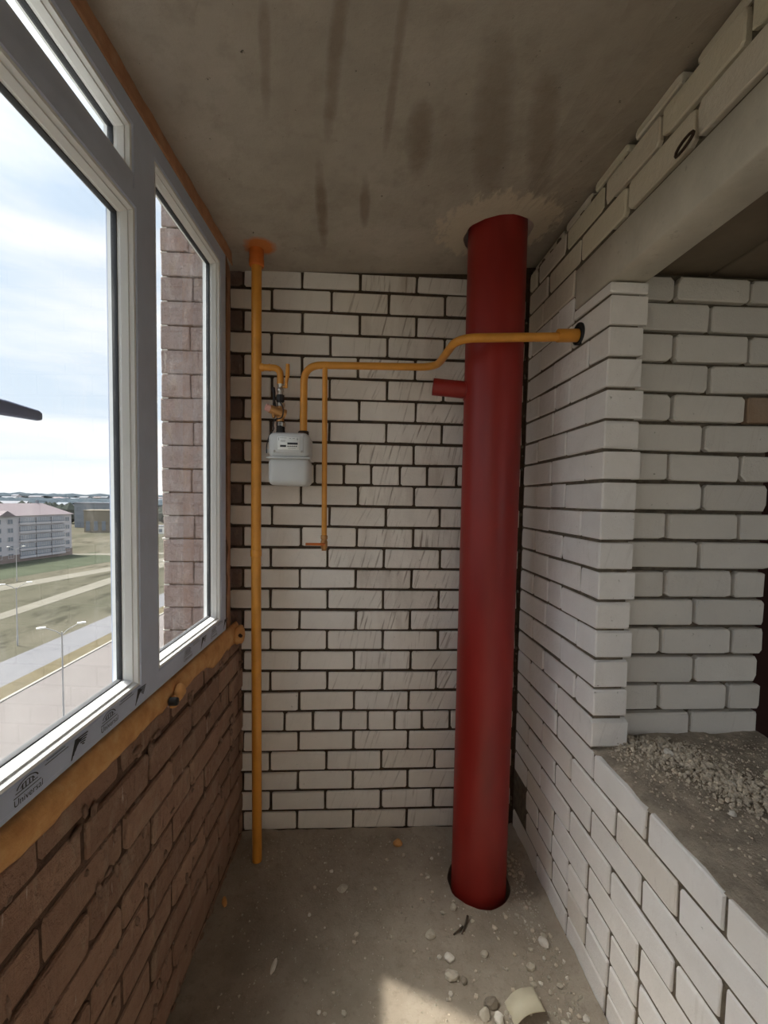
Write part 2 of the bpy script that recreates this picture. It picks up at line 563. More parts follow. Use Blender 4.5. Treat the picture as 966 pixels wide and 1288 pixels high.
MAT = dict(
    white=brick_white(), brown=brick_brown(),
    sill_dust=mortar('sill_dust', rgb(182, 170, 154), 14), mortar_dark=mortar('mortar_dark', rgb(88, 76, 64)), mortar_grey=mortar('mortar_grey', rgb(124, 114, 100)),
    mortar_brown=mortar('mortar_brown', rgb(112, 88, 74)), smear=mortar('mortar_smear', rgb(160, 132, 114)),
    ceiling=concrete_ceiling(), floor=concrete_floor(), foam=foam_mat(), foam_dull=foam_mat(True), glass=glass_mat(), field=field_mat(), red=red_paint(),
    whitewash=simple('whitewash', rgb(226, 222, 214), 0.9, 0, 0.05, 4, 0.2, 40, 0.1),
    lintel=simple('lintel_concrete', rgb(212, 207, 194), 0.9, 0, 0.14, 5, 0.3, 40, 0.15, (rgb(120, 110, 96), 22, 0.62, 0.5)),
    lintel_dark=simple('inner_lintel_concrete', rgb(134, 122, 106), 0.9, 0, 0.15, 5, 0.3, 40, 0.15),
    pvc=simple('white_pvc', rgb(236, 238, 238), 0.3, 0, 0.02, 6, 0.0),
    film=simple('flare_tinted_film', rgb(192, 202, 222), 0.35, 0, 0.05, 12, 0.05, 60),  # grey film, its colour pushed to blue to imitate veiling lens flare
    gasket=simple('black_gasket', rgb(46, 48, 52), 0.6, 0, 0.1, 20, 0),
    ink=simple('black_print', rgb(44, 46, 50), 0.6, 0, 0.3, 40, 0),
    yellow=simple('yellow_gas_paint', rgb(218, 150, 58), 0.38, 0, 0.10, 14, 0.06, 80, None, (rgb(170, 92, 30), 7, 0.62, 0.5)),
    orange=simple('orange_sleeve_paint', rgb(206, 112, 44), 0.5, 0, 0.15, 20, 0.1, 80),
    meter=simple('grey_meter_enamel', rgb(206, 208, 208), 0.35, 0, 0.03, 10, 0.0),
    label=simple('white_label', rgb(238, 240, 238), 0.4, 0, 0.02, 20, 0),
    rubber=simple('black_rubber', rgb(40, 38, 38), 0.55, 0, 0.2, 40, 0.2, 150),
    steel=simple('zinc_steel', rgb(190, 188, 184), 0.35, 0.9, 0.1, 30, 0.1, 100),
    brass=simple('brass', rgb(196, 146, 92), 0.4, 0.6, 0.12, 30, 0.1, 100),
    pink=simple('pink_cap', rgb(232, 178, 168), 0.5, 0, 0.05, 30, 0),
    stone=simple('concrete_chip', rgb(190, 182, 166), 0.95, 0, 0.15, 25, 0.4, 90, 0.1),
    rubble=simple('mortar_rubble', rgb(208, 196, 178), 0.95, 0, 0.3, 60, 0.4, 150, 0.1),
    stone_white=simple('silicate_chip', rgb(222, 216, 205), 0.95, 0, 0.1, 25, 0.4, 90, 0.1),
    stone_dark=simple('mortar_chip', rgb(140, 130, 116), 0.95, 0, 0.2, 25, 0.4, 90, 0.1),
    card=simple('cream_sheet', rgb(206, 198, 172), 0.6, 0, 0.05, 10, 0.05, 60),
    wood=simple('dark_stick', rgb(74, 62, 50), 0.8, 0, 0.2, 30, 0.2, 90),
    wire=simple('rusty_wire', rgb(66, 48, 38), 0.7, 0.5, 0.2, 40, 0.2, 120),
    handle=simple('haze_blue_handle', rgb(150, 164, 200), 0.4, 0.0, 0.05, 20, 0.0),  # pale blue puts lens haze into the colour of the backlit handle
    asphalt=simple('pale_asphalt', rgb(114, 109, 107), 0.95, 0, 0.06, 0.15, 0.0, 1, 0.1),
    road=simple('grey_road', rgb(110, 110, 113), 0.95, 0, 0.05, 0.3, 0.0, 1, 0.1),
    kerb=simple('kerb_stone', rgb(144, 140, 133), 0.95, 0, 0.05, 0.5, 0.0),
    verge=simple('verge_grass', rgb(98, 91, 74), 1.0, 0, 0.15, 0.5, 0.0, 1, 0.0),
    track=simple('dirt_track', rgb(116, 113, 104), 1.0, 0, 0.08, 0.2, 0.0, 1, 0.0),
    lawn=simple('green_lawn', rgb(74, 79, 66), 1.0, 0, 0.15, 0.12, 0.0, 1, 0.0),
    wall_pale=simple('pale_render', rgb(176, 172, 176), 0.9, 0, 0.03, 0.3, 0.0),
    wall_plinth=simple('pink_plinth', rgb(126, 112, 107), 0.9, 0, 0.05, 0.3, 0.0),
    wall_tan=simple('tan_render', rgb(124, 116, 102), 0.9, 0, 0.06, 0.2, 0.0),
    wall_slate=simple('slate_render', rgb(120, 126, 134), 0.9, 0, 0.05, 0.2, 0.0),
    roof=simple('pink_roof_sheet', rgb(112, 101, 105), 0.8, 0, 0.05, 0.4, 0.0),
    roof_dark=simple('grey_roof_sheet', rgb(116, 118, 126), 0.8, 0, 0.05, 0.4, 0.0),
    pane=simple('far_window_pane', rgb(112, 120, 130), 0.2, 0, 0.1, 0.3, 0.0),
    loggia=simple('loggia_glazing', rgb(138, 142, 150), 0.3, 0, 0.1, 0.3, 0.0),
    pole=simple('galvanised_pole', rgb(168, 166, 164), 0.6, 0.2, 0.05, 2, 0.0),
    lampwhite=simple('lamp_housing', rgb(232, 230, 224), 0.5, 0, 0.02, 2, 0.0),
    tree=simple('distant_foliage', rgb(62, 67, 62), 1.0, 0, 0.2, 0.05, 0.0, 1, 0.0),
    tree_far=simple('far_forest', rgb(70, 79, 86), 1.0, 0, 0.12, 0.02, 0.0, 1, 0.0),  # bluish tone carries the distance haze in the colour
    car=simple('white_car_paint', rgb(232, 232, 232), 0.3, 0, 0.02, 1, 0.0),
    dark=simple('dark_rubber_hole_shade', rgb(36, 36, 38), 0.7, 0, 0.1, 2, 0.0),  # tyre rubber; also the painted shade inside the pipe hole
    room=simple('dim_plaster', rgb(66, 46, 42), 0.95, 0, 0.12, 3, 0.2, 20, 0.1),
)


# ------------------------------------------------------------------ bricks
def brick_mesh(name, L, h, d, seed, wear=0.010, proud=0.0):
    """one brick, centre of the face at the origin, face towards -y; 44 triangles"""
    R = random.Random(seed)
    out = []
    corners = [(-L / 2, -h / 2, 1, 1), (L / 2, -h / 2, -1, 1), (L / 2, h / 2, -1, -1), (-L / 2, h / 2, 1, -1)]
    for ci, (x, z, sx_, sz_) in enumerate(corners):
        a = R.uniform(0.25, 1.0) * wear * (1.8 if R.random() < 0.2 else 1)
        b = R.uniform(0.25, 1.0) * wear * (1.8 if R.random() < 0.2 else 1)
        p1 = (x, z + sz_ * b); p2 = (x + sx_ * a, z)
        out += [p1, p2] if ci in (0, 2) else [p2, p1]
    j = lambda s: R.uniform(-s, s)
    e = 0.0035
    front = [(x * (1 - 2 * e / L) + j(0.0012), -proud + j(0.0008), z * (1 - 2 * e / h) + j(0.0010)) for x, z in out]
    mid = [(x + j(0.0015), 0.004 - proud, z + j(0.0015)) for x, z in out]
    back = [(x, d, z) for x, z in out]
    vs = front + mid + back
    n = 8
    fs = [tuple(range(n))]
    for r in range(2):
        for i in range(n):
            fs.append((r * n + i, r * n + (i + 1) % n, (r + 1) * n + (i + 1) % n, (r + 1) * n + i))
    mb = MB(); mb.add(vs, fs)
    return mb.mesh(name)


_bm = {}


def get_brick(L, h, d, style, variant):
    key = (round(L, 2), round(h, 3), round(d, 2), style, variant)
    if key not in _bm:
        wear = dict(white=0.0065, worn=0.012, brown=0.011, crisp=0.006, pier=0.005)[style]
        me = brick_mesh('brick', round(L, 2), h, d, hash(key[:3]) % 1000 + variant * 17, wear)
        me.materials.append(MAT['brown' if style in ('brown', 'pier') else 'white'])
        _bm[key] = me
    return _bm[key]


RB = random.Random(3)


def brick(parent, a, zc, L, h, d, style='white', face=None, color=None, alpha=0.0, jit=0.002):
    """face: function (along, out, z) -> location ; rotation z"""
    fn, rz = face
    me = get_brick(L, h, d, style, RB.randrange(6))
    o = bpy.data.objects.new('brick', me)
    COL.objects.link(o)
    o.parent = parent
    o.location = fn(a, RB.uniform(-jit, jit), zc + RB.uniform(-0.0012, 0.0012))
    o.rotation_euler = (RB.uniform(-.006, .006), RB.uniform(-.006, .006), rz + RB.uniform(-.006, .006))
    sc = L / round(L, 2)
    o.scale = (sc, 1, 1)
    if color is None:
        v = RB.uniform(0.74, 0.84)
        w = RB.uniform(0.93, 1.0)
        color = (v, v * (0.955 + 0.02 * w), v * 0.90 * w)
    o.color = (*color, alpha)
    return o


def row(parent, a0, a1, joints, zlo, zhi, d, style, face, joint=0.010, bed=0.010, colorf=None, alphaf=None, mask=None, jit=0.002):
    """joints: sorted joint positions; bricks fill a0..a1 between joints"""
    js = [a0 - joint / 2] + sorted(j for j in joints if a0 + 0.02 < j < a1 - 0.02) + [a1 + joint / 2]
    for u, v in zip(js[:-1], js[1:]):
        L = v - u - joint
        if L < 0.012: continue
        c = (u + v) / 2
        if mask and not mask(c, (zlo + zhi) / 2): continue
        brick(parent, c, (zlo + zhi) / 2, L, round(zhi - zlo - bed, 4), d, style, face,
              colorf(c, zlo) if colorf else None, alphaf(c, zlo) if alphaf else 0.0, jit)


def seq(off, step, lo, hi):
    n0 = math.floor((lo - off) / step) - 1
    return [off + step * i for i in range(n0, n0 + int((hi - lo) / step) + 4)]


XR = 1.036
FRONT = -3.0          # bricks are laid one by one as far as this behind the camera
REAR = -3.1           # the balcony itself goes on as far as this
# ---- wall_back : white silicate brick, dark raked joints
wall_back = tag(MB().box(-0.34, 1.25, 0.009, 0.26, -0.1, 2.75).build('wall_back', MAT['mortar_dark']), 'white silicate brick end wall with dark raked joints behind the pipes', kind='structure')
fb = (lambda a, o, z: (a, o, z), 0.0)


def warm(c, z):
    v = RB.uniform(0.86, 0.92)
    if z > 2.2: v *= 0.93
    w = RB.uniform(0.0, 1.0)
    return (v, v * (0.945 + 0.02 * w), v * (0.86 + 0.05 * w))


def streaks(c, z):
    a = 0.10
    if c > 0.22: a = 0.5
    if c > 0.38: a = 0.85
    if z < 0.55: a *= 0.5
    if 1.4 < z < 2.0 and c < 0.3: a *= 0.6
    return a * RB.uniform(0.6, 1.2)


ZB = lambda j: 2.5153 - 0.0965 * j
for r in range(0, 28):
    zhi = 2.597 if r == 0 else ZB(r - 1)
    zlo = ZB(r) if r < 27 else 0.0
    if zhi - zlo < 0.02 or zhi < 0.01: continue
    zlo = max(zlo, -0.02)
    even = r % 2 == 0
    if r in (9, 21):
        js = seq(0.066, 0.13, -0.4, 1.1)
        lo = -0.315
    else:
        js = seq(0.0 if even else 0.13, 0.26, -0.4, 1.1)
        lo = -0.253 if even else -0.315
    row(wall_back, lo, 1.012 if even else 1.022, [j + RB.uniform(-.004, .004) for j in js], zlo, zhi, 0.11, 'white', fb, joint=0.0115, bed=0.0115, colorf=warm, alphaf=streaks, jit=0.003)
    if even:
        bo = brick(wall_back, -0.292, (zlo + zhi) / 2, 0.055, round(zhi - zlo - 0.012, 4), 0.1, 'brown', fb, (0.22, 0.18, 0.165))

# ---- wall_right
wall_right = empty('wall_right', (XR, 0, 0))
tag(wall_right, 'white brick wall on the right with a wide window opening', kind='structure')
fr_ = (lambda a, o, z: (o, a, z), -math.pi / 2)      # local to wall_right: faces -x
core = MB()
core.box(0.006, 0.10, -0.650, 0.05, -0.1, 2.61)                # pillar
core.box(0.085, 0.62, -0.575, 0.3, 0.74, 2.75)                  # inner leaf of the jamb
core.box(0.006, 0.13, FRONT, -0.64, -0.1, 0.765)              # below the sill
core.box(0.13, 0.62, FRONT, -0.5, -0.1, 0.755)
core.box(0.016, 0.13, FRONT, -0.40, 2.42, 2.615)                # above the lintel
core.box(0.055, 0.13, FRONT, 0.05, 2.60, 2.75)
core.box(0.14, 0.62, FRONT, -0.40, 2.50, 2.75)
core.build('mortar_core', MAT['mortar_grey'], wall_right)
ext = MB()
ext.box(0.0, 0.62, REAR, FRONT, -0.1, 2.75)
ext.build('plain_wall', MAT['whitewash'], wall_right)


def cool(c, z):
    v = RB.uniform(0.85, 0.91)
    w = RB.uniform(0, 1)
    return (v, v * (0.965 + 0.015 * w), v * (0.92 + 0.04 * w))


def sillcol(c, z):
    if z < 0.6 and RB.random() < 0.15:
        v = RB.uniform(0.78, 0.84); return (v, v * 0.94, v * 0.86)
    return cool(c, z)


def beige(c, z):
    v = RB.uniform(0.70, 0.80)
    return (v, v * RB.uniform(0.90, 0.94), v * RB.uniform(0.72, 0.80))


def fewstreak(c, z):
    return RB.choice([0, 0, 0, 0.05, 0.12])


ER = lambda i: 2.237 - 0.0967 * i if i < 15 else 0.7765 - 0.0965 * (i - 15)
# full-height rows by the corner beside the lintel's end
row(wall_right, -0.425, -0.01, seq(-0.16, 0.26, -0.5, 0), 2.334, 2.431, 0.12, 'white', fr_, 0.006, 0.006, beige, fewstreak)
row(wall_right, -0.425, -0.01, [-0.30, -0.24, -0.04], 2.237, 2.334, 0.12, 'white', fr_, 0.006, 0.006, cool, fewstreak)
row(wall_right, -0.663, -0.43, [], 2.237, 2.279, 0.12, 'crisp', fr_, 0.006, 0.008, cool, fewstreak)
for i in range(1, 16):
    js = [-0.413, -0.153] if i % 2 else [-0.540, -0.283, -0.025]
    if i in (7, 3, 11): js = js + [-0.28 - 0.02]
    row(wall_right, -0.663, -0.008, sorted(j + RB.uniform(-.006, .006) for j in js), ER(i), ER(i - 1), RB.choice((0.11, 0.12)), 'worn' if i in (9, 11, 14, 15) else RB.choice(('crisp', 'white')), fr_, 0.0065, 0.0095, cool, fewstreak, jit=0.002)
for i in range(16, 25):
    zhi = ER(i - 1); zlo = max(ER(i), -0.02)
    if zhi < 0.015: break
    off = -0.6726 if i % 2 == 0 else -0.5430
    js = seq(off, 0.259, FRONT, 0)
    if i in (19, 21, 22):      # rows with some headers
        js = sorted(js + [j + 0.13 for j in js if (int(j * 10) % 3) == 0 or i == 21])
    row(wall_right, FRONT, -0.008, [j + RB.uniform(-.008, .008) for j in js], zlo, zhi, 0.115, 'white', fr_, 0.011, 0.0105, sillcol, fewstreak, (lambda c, z: not (i in (21, 22) and c > -0.16)), 0.003)
# rows above the lintel
row(wall_right, FRONT, -0.01, [-0.455 - 0.262 * i - 0.008 for i in range(-1, 10)], 2.431, 2.526, 0.12, 'worn', fr_, 0.013, 0.012, beige, fewstreak, jit=0.004)
row(wall_right, FRONT, -0.01, [-0.345 - 0.258 * i for i in range(-1, 11)], 2.527, 2.617, 0.12, 'worn', fr_, 0.014, 0.013, beige, fewstreak, jit=0.005)
row(wall_right, FRONT, -0.01, [-0.30 - 0.215 * i for i in range(0, 13)], 2.622, 2.657, 0.10, 'worn', (lambda a, o, z: (o + 0.008, a, z), -math.pi / 2), 0.035, 0.008, beige, fewstreak, jit=0.012)
# inner leaf of the jamb: faces -y, set back behind the outer leaf
fj = (lambda a, o, z: (a - XR, -0.600 + o, z), 0.0)
for i in range(-1, 16):
    if i == -1: zlo, zhi = 2.250, 2.335
    else: zlo, zhi = 2.250 - 0.0985 * (i + 1), 2.250 - 0.0985 * i
    if zlo < 0.74: break
    js = [1.297, 1.550] if i % 2 else [1.420]
    if i > 8 and i % 2: js = [1.30, 1.55]
    end = 1.66 + RB.uniform(-.012, .010)
    row(wall_right, 1.118, end, [j + RB.uniform(-.006, .006) for j in js], zlo, zhi, 0.12, 'worn', fj, 0.011, 0.012, (lambda c, z: (0.36, 0.25, 0.17) if (c > 1.56 and 1.8 < z < 1.93) else (lambda q: (0.76 * q, 0.73 * q, 0.675 * q))(RB.uniform(.90, 1.05))), fewstreak, jit=0.004)
# concrete lintels
MB().bbox(0.0, 0.122, FRONT, -0.432, 2.279, 2.424, 0.006, 1).build('lintel', MAT['lintel'], wall_right)
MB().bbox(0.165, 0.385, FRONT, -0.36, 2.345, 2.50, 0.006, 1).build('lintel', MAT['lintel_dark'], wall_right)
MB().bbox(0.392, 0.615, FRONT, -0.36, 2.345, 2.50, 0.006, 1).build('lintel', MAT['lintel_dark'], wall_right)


# mortar bed on the sill, lumpy, higher towards the jamb
def bed_z(x, y):
    m = max(0.0, 1 - abs(y + 0.66) / 0.42)
    base = 0.783 + 0.020 * m * min(1, max(0, (x - 1.08) / 0.15))
    return base + 0.010 * mnoise.noise((x * 9, y * 9, 0)) + 0.005 * mnoise.noise((x * 31, y * 31, 3)) - 0.006


vs, fs = [], []
nx, ny = 26, 100
for j in range(ny + 1):
    for i in range(nx + 1):
        y = FRONT + (-0.585 - FRONT) * j / ny
        x = 1.041 + 0.005 * mnoise.noise((y * 14, 0, 0)) * (i == 0) + (1.66 - 1.041) * i / nx
        z = max(bed_z(x, y), 0.7755)
        vs.append((x - XR, y, z if i > 0 else 0.768))
for j in range(ny):
    for i in range(nx):
        a = j * (nx + 1) + i
        fs.append((a, a + 1, a + nx + 2, a + nx + 1))
sill_bed = MB().add(vs, fs, True).build('mortar_bed', MAT['sill_dust'], wall_right)


# ------------------------------------------------------------------ ceiling and floor with holes
def plate(name, x0, x1, y0, y1, zf, hole, thick, mat, n=48, extra=None):
    cx, cy, r = hole
    angs = [2 * math.pi * i / n for i in range(n)]
    angs += [math.atan2(y - cy, x - cx) % (2 * math.pi) for x in (x0, x1) for y in (y0, y1)]
    angs = sorted(set(round(a, 6) for a in angs))
    rings = [[], [], [], []]
    for a in angs:
        c, s = math.cos(a), math.sin(a)
        t = min([(x1 - cx) / c if c > 1e-9 else 1e9, (x0 - cx) / c if c < -1e-9 else 1e9, (y1 - cy) / s if s > 1e-9 else 1e9, (y0 - cy) / s if s < -1e-9 else 1e9])
        rr = r + 0.006 * mnoise.noise((c * 3, s * 3, 1.3))
        for q, (u, dz) in enumerate(((t, 0), (rr, 0), (rr, thick), (t, thick))):
            x, y = cx + c * u, cy + s * u
            rings[q].append((x + 0.0436 * y * min(1.0, max(0.0, (0.2 - x) / 0.5)), y, zf(x, y) + dz))
    m = len(angs)
    vs = sum(rings, [])
    fs = []
    for q in range(4):
        for i in range(m):
            j = (i + 1) % m
            fs.append((q * m + i, q * m + j, ((q + 1) % 4) * m + j, ((q + 1) % 4) * m + i))
    return MB().add(vs, fs).build(name, mat)


REAR_ = REAR
cz = lambda x, y: 2.583 + 0.042 * (x + 0.28) / 1.32 + 0.036 * min(1, max(0, (x - 0.86) / 0.18))
ceiling = plate('ceiling', -0.335, 1.12, REAR - 0.3, 0.02, cz, (0.790, -0.285, 0.130), 0.2, MAT['ceiling'])
tag(ceiling, 'stained bare concrete slab ceiling over the balcony', kind='structure')
floor = plate('floor', -0.335, 1.06, REAR - 0.3, 0.02, lambda x, y: 0.0, (0.785, -0.297, 0.127), -0.15, MAT['floor'])
tag(floor, 'dusty grey concrete floor littered with mortar crumbs', kind='structure')

tag(MB().box(-0.75, 1.6, REAR - 0.25, REAR, -0.1, 2.75).build('wall_front', MAT['whitewash']), 'unseen white wall added behind the camera to bounce light', kind='structure')  # end wall out of view, added and kept white to bounce light
# room seen through the opening: only its shell
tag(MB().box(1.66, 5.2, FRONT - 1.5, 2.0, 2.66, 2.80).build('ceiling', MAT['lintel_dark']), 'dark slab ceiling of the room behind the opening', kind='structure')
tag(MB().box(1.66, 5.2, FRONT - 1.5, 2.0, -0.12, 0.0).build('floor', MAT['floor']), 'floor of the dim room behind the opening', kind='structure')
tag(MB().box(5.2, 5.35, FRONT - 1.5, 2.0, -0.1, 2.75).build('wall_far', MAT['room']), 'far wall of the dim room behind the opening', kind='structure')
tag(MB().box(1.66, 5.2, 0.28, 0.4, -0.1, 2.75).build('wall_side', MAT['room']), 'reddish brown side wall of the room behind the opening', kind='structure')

# ------------------------------------------------------------------ window side (turned 2.5 degrees against the room)
PH = math.radians(-2.5)
WL = (-0.258, 0, 0)
fl = (lambda a, o, z: (-o, a, z), math.pi / 2)
wall_left = empty('wall_left', WL, PH)
tag(wall_left, 'dark brown brick parapet under the window, mortar smeared', kind='structure')
MB().box(-0.24, -0.006, REAR - 0.05, 0.03, -0.1, 0.955).build('mortar_core', MAT['mortar_brown'], wall_left)


def browncol(c, z):
    v = RB.uniform(0.8, 1.15)
    return (0.40 * v, 0.255 * v, 0.175 * v)


zt = 0.972
rows_l = []
z = zt
hgt = 0.070
while z > 0.01:
    rows_l.append((max(z - hgt, -0.03), z))
    z -= hgt
    hgt = 0.0985
for i, (zlo, zhi) in enumerate(rows_l):
    js = seq(-0.05 if i % 2 else -0.18, 0.262, FRONT, 0)
    row(wall_left, FRONT, -0.005, [j + RB.uniform(-.012, .012) for j in js], zlo, zhi, 0.12, 'brown', fl, 0.011, 0.011, browncol, None, jit=0.006)
# squeezed-out mortar runs hanging from the joints
R = random.Random(11)
mb = MB()
for q in range(170):
    i = R.randrange(1, len(rows_l))
    zz = rows_l[i][1] + R.uniform(-0.03, 0.03)
    yy = -R.random() ** 1.3 * 1.7 - 0.02
    l = R.uniform(0.012, 0.05); w = R.uniform(0.004, 0.014); t = R.uniform(0.003, 0.008)
    bm = bmesh.new()
    bmesh.ops.create_icosphere(bm, subdivisions=1, radius=1.0)
    an = R.uniform(-.3, .3) + (math.pi / 2 if R.random() < 0.25 else 0)
    for v in bm.verts:
        y_, z_ = v.co.y * w * R.uniform(.7, 1.2), v.co.z * l * 0.6 * R.uniform(.8, 1.1)
        v.co = Vector((v.co.x * t, yy + y_ * math.cos(an) - z_ * math.sin(an), zz + y_ * math.sin(an) + z_ * math.cos(an)))
    mb.bm(bm, True)
mo = mb.build('mortar_smears', MAT['smear'], wall_left)
mo['kind'] = 'stuff'

# pier outside the glass
pier = tag(MB().box(-0.565, -0.345, -0.088, 0.26, -0.3, 3.0).build('wall_outside', MAT['mortar_brown']), 'dusty pinkish brick pier seen through the right pane', kind='structure')
fp = (lambda a, o, z: (a, -0.098 + o, z), 0.0)
z = -0.1
i = 0
while z < 2.9:
    end = -0.575 + RB.uniform(-.004, .006)
    js = [-0.45 + RB.uniform(-.01, .01)] if i % 2 else [-0.325]
    row(pier, end, -0.335, js, z, z + 0.1, 0.11, 'pier', fp, 0.004, 0.006, (lambda c, zz: (lambda q: (0.40 * q, 0.335 * q, 0.315 * q))(RB.uniform(.92, 1.06))), None, jit=0.002)
    # white tongues at the pier's edge imitate bright background through joint gaps
    z += 0.1
    i += 1
mb = MB()
for q in range(30):
    zz = -0.1 + 0.1 * q
    l = R.uniform(0.0, 0.03)
    mb.bbox(end - l * 0.3, -0.55, -0.094, 0.02, zz - 0.004, zz + 0.004, 0.002, 1)
mb.build('gap_glow_tongues', MAT['stone_white'], pier)['kind'] = 'stuff'


# window rings: a profile of (inset, x) swept round a rectangle with mitred corners
def ring(mb, y0, y1, z0, z1, prof, closed=True):
    m = len(prof)
    vs = []
    for (ins, x) in prof:
        vs += [(x, y0 + ins, z0 + ins), (x, y1 - ins, z0 + ins), (x, y1 - ins, z1 - ins), (x, y0 + ins, z1 - ins)]
    fs = []
    rng_ = range(m) if closed else range(m - 1)
    for i in rng_:
        j = (i + 1) % m
        for c in range(4):
            d = (c + 1) % 4
            fs.append((i * 4 + c, i * 4 + d, j * 4 + d, j * 4 + c))
    mb.add(vs, fs)
    return mb


WZ0, WZ1 = 1.042, 2.530
FRAME = [(0, -0.066), (0, 0.0), (0.050, 0.0), (0.054, -0.003), (0.056, -0.008), (0.056, -0.066)]
BEAD = [(0.0, -0.008), (0.0, -0.002), (0.006, -0.003), (0.010, -0.012), (0.014, -0.012), (0.020, -0.026), (0.020, -0.034), (0.0, -0.034)]
OUTB = [(0.0, -0.066), (0.0, -0.046), (0.021, -0.046), (0.020, -0.049), (0.006, -0.056), (0.004, -0.066)]
SASH = [(0, -0.050), (0, 0.010), (0.004, 0.014), (0.041, 0.014), (0.045, 0.010), (0.045, -0.050)]


def pane(parent, y0, y1, z0, z1, x=-0.038, name='glass_pane'):
    mb = MB()
    mb.add([(x, y0, z0), (x, y1, z0), (x, y1, z1), (x, y0, z1)], [(0, 1, 2, 3)])
    return mb.build(name, MAT['glass'], parent)


def bead(parent, y0, y1, z0, z1, dx=0.0):
    o = ring(MB(), y0, y1, z0, z1, [(i, x + dx) for i, x in BEAD]).build('glazing_bead', MAT['pvc'], parent)
    ring(MB(), y0, y1, z0, z1, [(0.0195, -0.0335 + dx), (0.023, -0.0335 + dx), (0.023, -0.0465 + dx), (0.0195, -0.0465 + dx)]).build('spacer', MAT['gasket'], o)
    ring(MB(), y0, y1, z0, z1, [(i, x + dx) for i, x in OUTB]).build('outer_rebate', MAT['pvc'], o)
    return o


def window_fixed(name, label, y0, y1):
    w = tag(empty(name, WL, PH), label, kind='structure')
    ring(MB(), y0, y1, WZ0, WZ1, FRAME).build('window_frame', MAT['film'], w)
    bead(w, y0 + .056, y1 - .056, WZ0 + .056, WZ1 - .056)
    pane(w, y0 + .072, y1 - .072, WZ0 + .072, WZ1 - .072)
    return w


def window_sash(name, label, y0, y1, with_handle):
    w = tag(empty(name, WL, PH), label, kind='structure')
    ZT = 2.335
    f = MB()
    ring(f, y0, y1, WZ0, WZ1, FRAME)
    f.box(-0.066, 0.0, y0 + .054, y1 - .054, ZT - 0.045, ZT + 0.028)
    f.build('window_frame', MAT['film'], w)
    # top light above the transom
    bead(w, y0 + .056, y1 - .056, ZT + 0.028, WZ1 - .056)
    pane(w, y0 + .072, y1 - .072, ZT + 0.044, WZ1 - .072)
    # opening sash
    s0, s1, t0, t1 = y0 + .026, y1 - .026, WZ0 + .020, ZT - 0.020
    sash = ring(MB(), s0, s1, t0, t1, SASH).build('window_sash', MAT['film'], w)
    bead(w, s0 + .045, s1 - .045, t0 + .045, t1 - .045, 0.014)
    pane(w, s0 + .061, s1 - .061, t0 + .061, t1 - .061, -0.024)
    if with_handle:
        yc, zc_ = s0 + 0.024, 1.705
        hm = MB()
        hm.bbox(0.013, 0.030, yc - 0.015, yc + 0.015, zc_ - 0.035, zc_ + 0.035, 0.004)
        ho = hm.build('handle_base', MAT['handle'], w)
        hm = MB()
        hm.tube([(0.028, yc, zc_), (0.060, yc, zc_)], 0.0085, 12)
        # tapering lever, turned level, pointing along the glass
        pts = [(0.058, yc - 0.004, zc_, 0.0125, 0.006), (0.060, yc + 0.03, zc_ + .001, 0.0125, 0.0065), (0.060, yc + 0.085, zc_ + 0.003, 0.0115, 0.0065), (0.058, yc + 0.150, zc_ + .004, 0.0085, 0.0055), (0.057, yc + 0.158, zc_ + .004, 0.0065, 0.004)]
        vs = []; n = 12
        for x, y, z_, hz, hx in pts:
            for j in range(n):
                a = 2 * math.pi * j / n
                ca, sa = math.cos(a), math.sin(a)
                e = lambda t: math.copysign(abs(t) ** 0.6, t)
                vs.append((x + hx * e(ca), y, z_ + hz * e(sa)))
        fs = [(i * n + j, i * n + (j + 1) % n, (i + 1) * n + (j + 1) % n, (i + 1) * n + j) for i in range(len(pts) - 1) for j in range(n)]
        fs += [tuple(reversed(range(n))), tuple(range((len(pts) - 1) * n, len(pts) * n))]
        hm.add(vs, fs, True)
        hm.build('handle_lever', MAT['handle'], ho)
    return w


UY = [-0.232, -0.838, -1.490, -2.98]
w2 = window_fixed('window_2', 'right hand fixed pane looking at the brick pier', UY[1], UY[0])
w1 = window_sash('window_1', 'opening sash with narrow top light and level handle', UY[2], UY[1], True)
w3 = window_fixed('window_3', 'wide fixed pane next to the opening sash, outside the frame', UY[3], UY[2])
# maker's print on the film of the bottom rail
def print_at(parent, me, y, z, x=0.0006, name='printed_text', slant=0.0):
    o = link(name, me, MAT['ink'], parent)
    o.matrix_local = Matrix(((0, 0, 1, x), (1, 0, 0, y), (0, 1, 0, z), (0, 0, 0, 1)))
    return o


